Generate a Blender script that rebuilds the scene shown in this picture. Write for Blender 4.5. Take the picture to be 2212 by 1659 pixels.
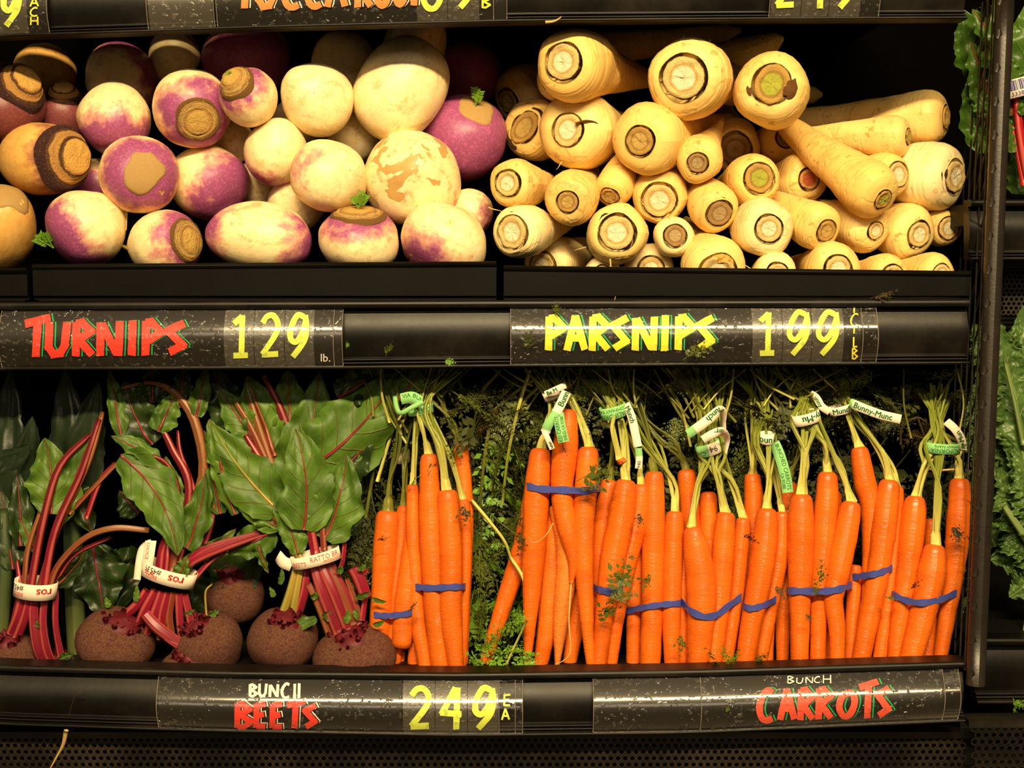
import bpy, bmesh, math, random
from mathutils import Vector, Matrix, Quaternion, noise

for o in list(bpy.data.objects):
    bpy.data.objects.remove(o)
SC = bpy.context.scene
COL = SC.collection
PI = math.pi
V = Vector

# ------------------------------------------------------------------ camera
FPX = 3120.0
DIST = 1.30
PITCH = math.radians(5.0)
CAM = V((0, -DIST * math.cos(PITCH), DIST * math.sin(PITCH)))
FWD = V((0, math.cos(PITCH), -math.sin(PITCH)))
UP = V((0, math.sin(PITCH), math.cos(PITCH)))
RT = V((1, 0, 0))
cd = bpy.data.cameras.new('camera')
cd.sensor_width = 36.0
cd.lens = 36.0 * FPX / 2212.0
cd.clip_start = 0.05
cam = bpy.data.objects.new('camera', cd)
COL.objects.link(cam)
cam.location = CAM
cam.rotation_euler = (PI / 2 - PITCH, 0, 0)
SC.camera = cam

# ------------------------------------------------------------------ world, lamps, exposure
w = bpy.data.worlds.new('store_air')
SC.world = w
w.use_nodes = True
bg = w.node_tree.nodes['Background']
bg.inputs[0].default_value = (1.0, 0.80, 0.52, 1)
bg.inputs[1].default_value = 0.075
SC.view_settings.view_transform = 'Standard'
SC.view_settings.look = 'None'
SC.view_settings.exposure = 0.0
SC.view_settings.gamma = 1.0
SC.view_settings.use_curve_mapping = False


def area_lamp(name, loc, target, sx, sy, power, col, spread=180):
    l = bpy.data.lights.new(name, 'AREA')
    l.shape = 'RECTANGLE'
    l.size, l.size_y = sx, sy
    l.energy = power
    l.color = col
    l.spread = math.radians(spread)
    o = bpy.data.objects.new(name, l)
    COL.objects.link(o)
    o.location = loc
    o.rotation_euler = (V(target) - V(loc)).to_track_quat('-Z', 'Y').to_euler()
    return o


# the canopy strip over the aisle edge of the case
area_lamp('canopy_lamp', (0.16, -1.62, 1.22), (0.14, 0.0, 0.06), 1.5, 0.08, 37.5, (1.0, 0.755, 0.395), 110)
# added fill light, weak and far down the aisle, lifts the shaded depths
area_lamp('fill_lamp', (-0.3, -6.0, 2.3), (0, 0, 0), 3.2, 1.0, 55.0, (1.0, 0.80, 0.55))


# ------------------------------------------------------------------ pixels to space (photo frame 2212 x 1659)
def ray(px, py):
    return FWD + RT * ((px - 1106.0) / FPX) - UP * ((py - 829.5) / FPX)


def at(px, py, y):
    d = ray(px, py)
    t = (y - CAM.y) / d.y
    return CAM + d * t


def mpp(p):
    return (p - CAM).dot(FWD) / FPX


def topx(p):
    d = p - CAM
    z = d.dot(FWD)
    return (1106 + FPX * d.dot(RT) / z, 829.5 - FPX * d.dot(UP) / z)


def vdir(dx, dy, dz):
    """picture right, picture down, towards the viewer -> world direction"""
    return (RT * dx - UP * dy - FWD * dz).normalized()


# ------------------------------------------------------------------ materials
def lin(r, g, b):
    f = lambda c: (c / 255 / 12.92) if c / 255 <= 0.04045 else ((c / 255 + 0.055) / 1.055) ** 2.4
    return (f(r), f(g), f(b), 1)


class NT:
    def __init__(s, name):
        m = bpy.data.materials.new(name)
        m.use_nodes = True
        s.m = m
        s.t = m.node_tree
        s.n = s.t.nodes
        s.b = s.n['Principled BSDF']

    def new(s, typ, **kw):
        n = s.n.new(typ)
        for k, v in kw.items():
            setattr(n, k, v)
        return n

    def link(s, a, b):
        s.t.links.new(a, b)

    def set(s, node, sock, v):
        if hasattr(v, 'is_linked') or isinstance(v, bpy.types.NodeSocket):
            s.link(v, node.inputs[sock])
        else:
            node.inputs[sock].default_value = v

    def math(s, op, a, b=0.0, c=0.0, clamp=False):
        n = s.new('ShaderNodeMath', operation=op, use_clamp=clamp)
        for i, v in enumerate((a, b, c)):
            s.set(n, i, v)
        return n.outputs[0]

    def mix(s, fac, a, b):
        n = s.new('ShaderNodeMix', data_type='RGBA')
        s.set(n, 0, fac)
        s.set(n, 6, a)
        s.set(n, 7, b)
        return n.outputs[2]

    def noise(s, scale, detail=4, vec=None, rough=0.55, dist=0.0, out=0, dims='3D'):
        n = s.new('ShaderNodeTexNoise', noise_dimensions=dims)
        n.inputs['Scale'].default_value = scale
        n.inputs['Detail'].default_value = detail
        n.inputs['Roughness'].default_value = rough
        n.inputs['Distortion'].default_value = dist
        if vec is not None:
            s.link(vec, n.inputs['Vector'])
        return n.outputs[out]

    def ramp(s, fac, stops, interp='LINEAR'):
        n = s.new('ShaderNodeValToRGB')
        cr = n.color_ramp
        cr.interpolation = interp
        while len(cr.elements) < len(stops):
            cr.elements.new(0.5)
        for e, (p, c) in zip(cr.elements, stops):
            e.position = p
            e.color = c if len(c) == 4 else (*c, 1)
        s.link(fac, n.inputs[0])
        return n.outputs[0]

    def step(s, x, lo, hi):
        n = s.new('ShaderNodeMapRange')
        n.interpolation_type = 'SMOOTHSTEP'
        s.set(n, 0, x)
        s.set(n, 1, lo)
        s.set(n, 2, hi)
        return n.outputs[0]

    def obj(s, name='Object'):
        return s.new('ShaderNodeTexCoord').outputs[name]

    def shifted(s, scale=1.0):
        """object coordinates, moved by a per-object random amount"""
        tc = s.obj()
        oi = s.new('ShaderNodeObjectInfo')
        sc = s.new('ShaderNodeVectorMath', operation='SCALE')
        comb = s.new('ShaderNodeCombineXYZ')
        for i in range(3):
            s.link(s.math('MULTIPLY', oi.outputs['Random'], 37.0 + 11 * i), comb.inputs[i])
        add = s.new('ShaderNodeVectorMath', operation='ADD')
        s.link(tc, add.inputs[0])
        s.link(comb.outputs[0], add.inputs[1])
        return add.outputs[0]

    def bump(s, h, strength, dist=0.001):
        n = s.new('ShaderNodeBump')
        n.inputs['Strength'].default_value = strength
        n.inputs['Distance'].default_value = dist
        s.link(h, n.inputs['Height'])
        s.link(n.outputs[0], s.b.inputs['Normal'])
        return n.outputs[0]

    def base(s, col, rough=0.5, spec=0.5):
        s.set(s.b, 'Base Color', col)
        s.set(s.b, 'Roughness', rough)
        s.b.inputs['Specular IOR Level'].default_value = spec


def g4(*c):
    return (*c, 1)


def plain(name, col, rough=0.5, spec=0.4, var=0.25, scale=60, bump=0.0):
    t = NT(name)
    n = t.noise(scale, 3, t.obj())
    c = t.mix(n, g4(*[x * (1 - var) for x in col[:3]]), g4(*[min(1, x * (1 + var)) for x in col[:3]]))
    t.base(c, rough, spec)
    if bump:
        t.bump(t.noise(scale * 4, 2, t.obj()), bump, 0.0006)
    return t.m


M = {}
# black plastics and metals: dusty, a little worn
t = NT('rail_plastic')
d = t.noise(9, 6, t.obj(), 0.65)
c = t.mix(t.step(d, 0.42, 0.75), lin(12, 10, 8), lin(36, 31, 26))
t.base(c, t.math('MULTIPLY_ADD', d, 0.3, 0.24), 0.22)
t.bump(t.noise(180, 3, t.obj()), 0.12, 0.0005)
M['rail'] = t.m
t = NT('tray_plastic')
d = t.noise(14, 5, t.obj(), 0.6)
t.base(t.mix(d, lin(4, 3, 2), lin(10, 8, 6)), t.math('MULTIPLY_ADD', d, 0.25, 0.38), 0.12)
t.bump(t.noise(260, 2, t.obj()), 0.1, 0.0005)
M['tray'] = t.m
M['deck'] = plain('deck_paint', lin(8, 7, 5), 0.6, 0.25, 0.4, 30)
M['backwall'] = plain('back_panel_paint', lin(3, 2, 2), 0.9, 0.02, 0.4, 20)
M['wire'] = plain('wire_coating', lin(34, 28, 22), 0.38, 0.5, 0.5, 90, 0.2)
t = NT('grille_enamel')
d = t.noise(7, 5, t.obj(), 0.6)
t.base(t.mix(t.step(d, 0.4, 0.7), lin(20, 17, 14), lin(52, 45, 36)), 0.38, 0.4)
M['grille'] = t.m
# clear sleeves: thin film, mostly see-through, glossy with dew


def film(name, alpha, col, rough, dew, dew_scale=230):
    t = NT(name)
    v = t.noise(dew_scale, 2, t.obj(), 0.5)
    drops = t.step(v, 0.56, 0.66)
    smear = t.noise(16, 4, t.obj(), 0.6)
    gate = t.step(smear, 0.38, 0.56)
    a = t.math('MULTIPLY_ADD', t.math('MULTIPLY', drops, gate), 0.20, alpha)
    t.base(col, t.math('MULTIPLY_ADD', smear, 0.16, rough - 0.05), 0.55)
    t.set(t.b, 'Alpha', t.math('MAXIMUM', a, 0.02))
    # the coat carries the gloss
    h = t.math('MULTIPLY', drops, gate)
    t.bump(h, dew, 0.0012)
    # gloss stays full strength although the film is clear
    gl = t.new('ShaderNodeBsdfGlossy')
    gl.inputs['Color'].default_value = (0.9, 0.9, 0.9, 1)
    t.link(t.math('MULTIPLY_ADD', smear, 0.14, rough - 0.05), gl.inputs['Roughness'])
    nb = [n for n in t.n if n.type == 'BUMP'][0]
    t.link(nb.outputs[0], gl.inputs['Normal'])
    fr = t.new('ShaderNodeFresnel')
    fr.inputs['IOR'].default_value = 1.5
    mx = t.new('ShaderNodeMixShader')
    t.link(t.math('MULTIPLY', fr.outputs[0], 1.0), mx.inputs[0])
    out = t.n['Material Output']
    t.link(t.b.outputs[0], mx.inputs[1])
    t.link(gl.outputs[0], mx.inputs[2])
    t.link(mx.outputs[0], out.inputs['Surface'])
    return t.m


M['film'] = film('clear_film', 0.035, lin(120, 112, 100), 0.11, 0.6)
M['cardfilm'] = film('frosted_card', 0.32, lin(112, 106, 94), 0.30, 0.25)


def paint(name, col, wear=0.25):
    t = NT(name)
    n = t.noise(420, 3, t.obj(), 0.6)
    n2 = t.noise(40, 3, t.obj(), 0.6)
    a = t.step(t.math('ADD', n, t.math('MULTIPLY', n2, 0.35)), 0.47 - wear * 0.35, 0.51 - wear * 0.3)
    t.base(t.mix(a, g4(*[x * 0.25 for x in col[:3]]), col), 0.55, 0.3)
    return t.m


M['red'] = paint('red_paint', lin(240, 62, 48), 0.5)
M['orange_red'] = paint('coral_paint', lin(236, 84, 60), 0.5)
M['yellow'] = paint('yellow_paint', lin(250, 232, 62), 0.42)
M['lime'] = paint('lime_paint', lin(222, 238, 92), 0.4)
M['green_line'] = paint('green_paint', lin(20, 170, 90), 0.6)
M['white_paint'] = paint('white_paint', lin(250, 240, 225), 0.4)
M['orange'] = paint('orange_paint', lin(240, 140, 75), 0.4)
M['blackcard'] = plain('black_sign_card', lin(20, 17, 14), 0.5, 0.3)
M['print_green'] = plain('green_print', lin(30, 100, 45), 0.6, 0.2, 0.1)
M['print_red'] = plain('red_print', lin(205, 70, 72), 0.6, 0.2, 0.15)
M['print_black'] = plain('black_print', lin(45, 45, 50), 0.6, 0.2, 0.1)
M['print_blue'] = plain('blue_print', lin(50, 50, 130), 0.6, 0.2, 0.1)
M['paper'] = plain('white_tag_paper', lin(240, 225, 205), 0.6, 0.2, 0.05, 200, 0.1)
M['paper_green'] = plain('green_tag_paper', lin(140, 200, 125), 0.6, 0.2, 0.08, 200, 0.1)
M['rubber'] = plain('blue_rubber', lin(70, 80, 160), 0.35, 0.5, 0.2, 300, 0.15)

# turnip skin: object colour = (purple threshold 0..1, scar, dirt)


def turnip_mat(name, pale, pale2, pink, purple, scarcol):
    t = NT(name)
    tc = t.obj()
    sh = t.shifted()
    oi = t.new('ShaderNodeObjectInfo')
    sep = t.new('ShaderNodeSeparateColor')
    t.link(oi.outputs['Color'], sep.inputs[0])
    xyz = t.new('ShaderNodeSeparateXYZ')
    t.link(tc, xyz.inputs[0])
    n1 = t.noise(1.5, 4, sh, 0.6)
    n2 = t.noise(5, 4, sh, 0.65)
    n3 = t.noise(16, 3, sh, 0.6)
    th = t.math('MULTIPLY_ADD', sep.outputs[0], 2.6, -1.3)
    zz = t.math('ADD', t.math('MULTIPLY', xyz.outputs[2], oi.outputs['Alpha']), t.math('MULTIPLY', t.math('ABSOLUTE', xyz.outputs[2]), t.math('SUBTRACT', 1.0, oi.outputs['Alpha'])))
    z = t.math('ADD', zz, t.math('MULTIPLY_ADD', n1, 1.3, -0.65))
    z = t.math('ADD', z, t.math('MULTIPLY_ADD', n2, 0.5, -0.25))
    k = t.math('SUBTRACT', z, th)
    pinkm = t.step(k, -0.20, 0.10)
    purpm = t.step(k, 0.0, 0.34)
    white = t.mix(t.step(n2, 0.35, 0.75), pale, pale2)
    # yellow-brown stains
    n4 = t.noise(2.6, 5, sh, 0.68, 0.6)
    dirt = t.math('MULTIPLY', t.step(t.math('ADD', t.math('MULTIPLY', n4, 0.8), t.math('MULTIPLY', n3, 0.2)), 0.50, 0.66), 0.75)
    white = t.mix(t.math('MULTIPLY', dirt, t.math('MULTIPLY_ADD', sep.outputs[2], 0.9, 0.15)), white, scarcol)
    mot = t.step(n3, 0.45, 0.72)
    purp = t.mix(mot, purple, g4(*[x * 1.7 for x in purple[:3]]))
    c = t.mix(t.math('MULTIPLY', pinkm, 0.8), white, pink)
    c = t.mix(t.math('MULTIPLY', purpm, 0.95), c, purp)
    # bald tan scars
    s0 = t.noise(1.5, 3, sh, 0.55, 0.4)
    sc = t.step(t.math('ADD', s0, t.math('MULTIPLY', sep.outputs[1], 0.28)), 0.74, 0.765)
    c = t.mix(sc, c, t.mix(n2, scarcol, g4(*[x * 1.35 for x in scarcol[:3]])))
    # fine pricks
    vo = t.new('ShaderNodeTexVoronoi')
    vo.inputs['Scale'].default_value = 5
    t.link(sh, vo.inputs['Vector'])
    pr = t.math('MULTIPLY', t.math('SUBTRACT', 1.0, t.step(vo.outputs['Distance'], 0.03, 0.07)), t.step(n2, 0.52, 0.58))
    c = t.mix(t.math('MULTIPLY', pr, 0.7), c, lin(90, 55, 25))
    t.base(c, t.math('MULTIPLY_ADD', n2, 0.2, 0.32), 0.42)
    t.b.inputs['Subsurface Weight'].default_value = 0.06
    t.b.inputs['Subsurface Radius'].default_value = (0.006, 0.003, 0.001)
    t.bump(t.math('ADD', t.math('MULTIPLY', n2, 0.25), t.math('MULTIPLY', sc, -0.5)), 0.3, 0.004)
    return t.m


M['turnip'] = turnip_mat('turnip_skin', lin(248, 228, 178), lin(240, 210, 150), lin(218, 140, 128), lin(142, 66, 116), lin(180, 142, 84))
M['rutabaga'] = turnip_mat('rutabaga_skin', lin(226, 176, 96), lin(212, 156, 78), lin(176, 116, 78), lin(112, 54, 60), lin(176, 120, 52))

# cut crowns: radius in object space runs the rings


def crown_mat(name, core, ring, edge, dark, nring, wob=0.12, dark_amt=0.8):
    t = NT(name)
    tc = t.obj()
    sh = t.shifted()
    xyz = t.new('ShaderNodeSeparateXYZ')
    t.link(tc, xyz.inputs[0])
    r = t.math('SQRT', t.math('ADD', t.math('POWER', xyz.outputs[0], 2.0), t.math('POWER', xyz.outputs[1], 2.0)))
    nz = t.noise(3.2, 4, sh, 0.6)
    r2 = t.math('ADD', r, t.math('MULTIPLY_ADD', nz, wob, -wob / 2))
    c = t.ramp(r2, [(0.0, core), (0.50, core), (0.62, ring), (0.74, edge), (0.95, edge), (0.99, ring), (1.02, dark), (1.13, dark)])
    if nring:
        wv = t.math('SINE', t.math('MULTIPLY', r2, nring * 2 * PI))
        out = t.step(r2, 0.45, 0.6)
        dk = t.math('MULTIPLY', t.math('MULTIPLY', t.step(wv, 0.1, 0.8), out), dark_amt)
        c = t.mix(dk, c, dark)
    fib = t.noise(13, 4, sh, 0.7)
    c = t.mix(t.math('MULTIPLY', t.step(fib, 0.5, 0.75), 0.45), c, g4(*[x * 0.45 for x in ring[:3]]))
    t.base(c, 0.7, 0.25)
    t.bump(fib, 0.5, 0.12)
    return t.m


M['crown_turnip'] = crown_mat('turnip_crown', lin(212, 172, 92), lin(186, 140, 70), lin(196, 158, 92), lin(118, 84, 44), 4.6, 0.22, 0.45)
M['crown_rutabaga'] = crown_mat('rutabaga_crown', lin(226, 176, 92), lin(218, 164, 82), lin(190, 140, 76), lin(62, 34, 34), 3.3, 0.10, 0.9)
M['scar_turnip'] = crown_mat('turnip_scar', lin(196, 150, 72), lin(170, 124, 56), lin(196, 150, 76), lin(150, 100, 50), 0, 0.2)
M['crown_parsnip'] = crown_mat('parsnip_crown', lin(250, 236, 196), lin(204, 160, 84), lin(236, 204, 136), lin(50, 31, 15), 0, 0.16)
M['crown_parsnip_tan'] = crown_mat('parsnip_crown_tan', lin(206, 172, 98), lin(160, 120, 58), lin(196, 154, 82), lin(62, 40, 20), 0, 0.14)
M['crown_parsnip_grey'] = crown_mat('parsnip_crown_grey', lin(188, 160, 112), lin(140, 106, 66), lin(176, 138, 86), lin(70, 46, 26), 0, 0.14)
M['crown_parsnip_red'] = crown_mat('parsnip_crown_red', lin(196, 96, 60), lin(166, 96, 48), lin(206, 150, 84), lin(62, 40, 20), 0, 0.2)
M['crown_parsnip_green'] = crown_mat('parsnip_crown_green', lin(176, 176, 70), lin(150, 118, 54), lin(196, 154, 82), lin(54, 36, 18), 0, 0.16)


def root_mat(name, base, base2, mark, band, scale_v, marks, rough=0.42, spec=0.4, pale_top=None, relief=0.5):
    """skin of long roots: uv.y runs down the root (in units of its width)"""
    t = NT(name)
    sh = t.shifted()
    oi = t.new('ShaderNodeObjectInfo')
    uv = t.obj('UV')
    sep = t.new('ShaderNodeSeparateXYZ')
    t.link(uv, sep.inputs[0])
    n1 = t.noise(22, 4, sh, 0.6)
    n2 = t.noise(95, 3, sh, 0.6)
    comb = t.new('ShaderNodeCombineXYZ')
    t.link(t.math('ADD', t.math('MULTIPLY', sep.outputs[1], scale_v), t.math('MULTIPLY', oi.outputs['Random'], 50)), comb.inputs[1])
    t.link(t.math('MULTIPLY', t.math('SINE', t.math('MULTIPLY', sep.outputs[0], 2 * PI)), 0.45), comb.inputs[0])
    t.link(t.math('MULTIPLY', t.math('COSINE', t.math('MULTIPLY', sep.outputs[0], 2 * PI)), 0.45), comb.inputs[2])
    bands = t.noise(1.0, 3, comb.outputs[0], 0.6)
    tint = t.mix(oi.outputs['Random'], base, base2)
    c = t.mix(t.step(n1, 0.35, 0.7), tint, g4(*[x * 0.86 for x in base2[:3]]))
    line = t.math('SUBTRACT', 1.0, t.step(t.math('ABSOLUTE', t.math('SUBTRACT', bands, 0.5)), 0.0, 0.035))
    c = t.mix(t.math('MULTIPLY', t.math('MULTIPLY', line, t.step(n1, 0.40, 0.62)), band), c, mark)
    # short cross marks
    comb2 = t.new('ShaderNodeCombineXYZ')
    t.link(t.math('MULTIPLY', sep.outputs[1], scale_v * 1.6), comb2.inputs[1])
    t.link(t.math('MULTIPLY', sep.outputs[0], 9.0), comb2.inputs[0])
    t.link(t.math('MULTIPLY', oi.outputs['Random'], 60), comb2.inputs[2])
    fl = t.noise(1.6, 2, comb2.outputs[0], 0.5)
    c = t.mix(t.math('MULTIPLY', t.step(fl, 0.66, 0.70), marks), c, mark)
    if pale_top is not None:
        c = t.mix(t.math('SUBTRACT', 1.0, t.step(sep.outputs[1], 0.1, 0.9)), c, pale_top)
    t.base(c, t.math('MULTIPLY_ADD', n2, 0.2, rough - 0.1), spec)
    t.b.inputs['Subsurface Weight'].default_value = 0.05
    t.b.inputs['Subsurface Radius'].default_value = (0.006, 0.003, 0.001)
    h = t.math('ADD', t.math('MULTIPLY', line, -0.5), t.math('MULTIPLY', bands, 1.2))
    t.bump(t.math('ADD', h, t.math('MULTIPLY', n2, 0.15)), relief, 0.0012)
    return t.m


M['parsnip'] = root_mat('parsnip_skin', lin(244, 214, 138), lin(238, 196, 112), lin(168, 112, 46), 0.30, 2.6, 0.55, 0.5, 0.32)
M['parsnip_pale'] = root_mat('parsnip_skin_pale', lin(250, 230, 176), lin(244, 218, 154), lin(190, 140, 70), 0.28, 2.6, 0.4, 0.5, 0.32)
M['carrot'] = root_mat('carrot_skin', lin(236, 116, 28), lin(230, 104, 20), lin(188, 74, 12), 0.2, 3.2, 0.15, 0.36, 0.45, lin(206, 92, 26), 0.32)
M['carrot_pale'] = root_mat('carrot_skin_pale', lin(230, 138, 56), lin(226, 126, 46), lin(186, 84, 24), 0.3, 3.2, 0.2, 0.4, 0.45, None, 0.5)
t = NT('damage_brown')
n = t.noise(120, 4, t.obj(), 0.7)
t.base(t.mix(n, lin(48, 28, 12), lin(120, 78, 36)), 0.8, 0.2)
t.bump(n, 0.6, 0.001)
M['brown'] = t.m
M['hair'] = plain('root_hair', lin(214, 178, 112), 0.7, 0.2, 0.3, 200)
M['dark_ring'] = plain('dark_ring', lin(52, 33, 16), 0.8, 0.2, 0.4, 200)

# stalks, stems
def stalk_mat(name, c1, c2, c3, rough=0.38):
    t = NT(name)
    uv = t.obj('UV')
    sep = t.new('ShaderNodeSeparateXYZ')
    t.link(uv, sep.inputs[0])
    sh = t.shifted()
    st = t.math('SINE', t.math('MULTIPLY', sep.outputs[0], 2 * PI * 3))
    n = t.noise(25, 3, sh, 0.6)
    c = t.mix(t.step(sep.outputs[1], 0.0, 1.0), c1, c2)
    c = t.mix(t.math('MULTIPLY', t.step(t.math('ADD', st, t.math('MULTIPLY_ADD', n, 2, -1)), 0.1, 0.9), 0.6), c, c3)
    t.base(c, rough, 0.45)
    t.b.inputs['Subsurface Weight'].default_value = 0.05
    t.b.inputs['Subsurface Radius'].default_value = (0.004, 0.004, 0.001)
    t.bump(st, 0.3, 0.0008)
    return t.m


M['stalk'] = stalk_mat('carrot_stalk', lin(216, 208, 116), lin(112, 122, 38), lin(150, 160, 60))
M['stalk_dark'] = stalk_mat('carrot_stalk_dark', lin(126, 124, 50), lin(66, 74, 26), lin(88, 96, 34))
M['beet_stem'] = stalk_mat('beet_stem', lin(132, 20, 46), lin(104, 24, 34), lin(190, 92, 80), 0.35)
M['beet_stem_tan'] = stalk_mat('beet_stem_tan', lin(122, 46, 34), lin(128, 78, 42), lin(156, 104, 60), 0.4)
M['beet_stem_green'] = stalk_mat('beet_stem_green', lin(160, 132, 58), lin(124, 134, 48), lin(168, 158, 74), 0.4)
M['chard_stem'] = stalk_mat('chard_stem', lin(168, 24, 34), lin(158, 28, 36), lin(206, 96, 88), 0.35)
M['leek_white'] = stalk_mat('leek_shaft', lin(118, 122, 70), lin(40, 56, 30), lin(70, 84, 42), 0.4)

# beet skin
t = NT('beet_skin')
sh = t.shifted()
n1 = t.noise(28, 5, sh, 0.7)
n2 = t.noise(160, 4, sh, 0.7)
n3 = t.noise(11, 4, sh, 0.6)
c = t.mix(t.step(n1, 0.35, 0.7), lin(84, 46, 38), lin(128, 88, 62))
c = t.mix(t.math('MULTIPLY', t.step(n3, 0.5, 0.62), 0.7), c, lin(86, 34, 44))
c = t.mix(t.math('MULTIPLY', t.step(n2, 0.5, 0.7), 0.5), c, lin(48, 24, 28))
t.base(c, 0.62, 0.3)
t.bump(n2, 0.6, 0.0012)
M['beet'] = t.m
M['beet_crown'] = plain('beet_crown', lin(92, 18, 30), 0.55, 0.35, 0.6, 160, 0.5)


def leaf_mat(name, c1, c2, vein, nlat=7.0, midw=0.03, latw=0.035, trans=0.25, rough=0.36, veinamt=0.85):
    t = NT(name)
    uv = t.obj('UV')
    sep = t.new('ShaderNodeSeparateXYZ')
    t.link(uv, sep.inputs[0])
    sh = t.shifted()
    n1 = t.noise(30, 4, sh, 0.6)
    n2 = t.noise(130, 3, sh, 0.6)
    au = t.math('ABSOLUTE', t.math('SUBTRACT', sep.outputs[0], 0.5))
    q = t.math('ADD', t.math('SUBTRACT', sep.outputs[1], t.math('MULTIPLY', au, 0.55)), t.math('MULTIPLY_ADD', n1, 0.08, -0.04))
    fr = t.math('FRACT', t.math('MULTIPLY', q, nlat))
    lat = t.math('SUBTRACT', 1.0, t.step(t.math('ABSOLUTE', t.math('SUBTRACT', fr, 0.5)), latw, latw * 3.0))
    fade = t.math('SUBTRACT', 1.0, t.step(au, 0.28, 0.5))
    lat = t.math('MULTIPLY', lat, fade)
    mid = t.math('SUBTRACT', 1.0, t.step(au, midw * 0.5, midw))
    c = t.mix(t.step(n1, 0.3, 0.7), c1, c2)
    c = t.mix(t.math('MULTIPLY', n2, 0.35), c, g4(*[x * 0.55 for x in c1[:3]]))
    c = t.mix(t.math('MULTIPLY', lat, veinamt * 0.6), c, vein)
    c = t.mix(t.math('MULTIPLY', mid, veinamt), c, vein)
    t.base(c, rough, 0.45)
    cell = t.math('SUBTRACT', t.math('MULTIPLY', n2, 0.35), t.math('MULTIPLY', lat, 0.8))
    nb = t.bump(cell, 0.55, 0.0016)
    tr = t.new('ShaderNodeBsdfTranslucent')
    t.link(c, tr.inputs['Color'])
    t.link(nb, tr.inputs['Normal'])
    mx = t.new('ShaderNodeMixShader')
    mx.inputs[0].default_value = trans
    t.link(t.b.outputs[0], mx.inputs[1])
    t.link(tr.outputs[0], mx.inputs[2])
    t.link(mx.outputs[0], t.n['Material Output'].inputs['Surface'])
    return t.m


M['beet_leaf'] = leaf_mat('beet_leaf', lin(66, 100, 26), lin(102, 138, 42), lin(110, 66, 38), 6.0, 0.022, 0.022, 0.22, 0.5, 0.6)
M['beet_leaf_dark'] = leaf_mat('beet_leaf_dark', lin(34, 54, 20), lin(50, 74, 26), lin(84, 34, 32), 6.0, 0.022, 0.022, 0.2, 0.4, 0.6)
M['leek_leaf'] = leaf_mat('leek_leaf', lin(24, 34, 22), lin(34, 46, 28), lin(42, 56, 34), 0.0, 0.02, 0.0, 0.1)
M['kale_leaf'] = leaf_mat('kale_leaf', lin(60, 92, 34), lin(106, 142, 70), lin(120, 140, 74), 8.0, 0.05, 0.03)
M['chard_leaf'] = leaf_mat('chard_leaf', lin(60, 96, 26), lin(86, 126, 40), lin(96, 116, 46), 7.0, 0.03)
M['frond'] = plain('frond_green', lin(82, 92, 30), 0.5, 0.3, 0.45, 40)
M['frond_dark'] = plain('frond_dark', lin(58, 62, 24), 0.55, 0.25, 0.5, 40)
M['frond_brown'] = plain('frond_brown', lin(62, 50, 24), 0.6, 0.25, 0.5, 40)
M['frond_bright'] = plain('frond_bright', lin(104, 146, 40), 0.45, 0.35, 0.35, 40)

# ------------------------------------------------------------------ mesh building
WM = {}


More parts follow.
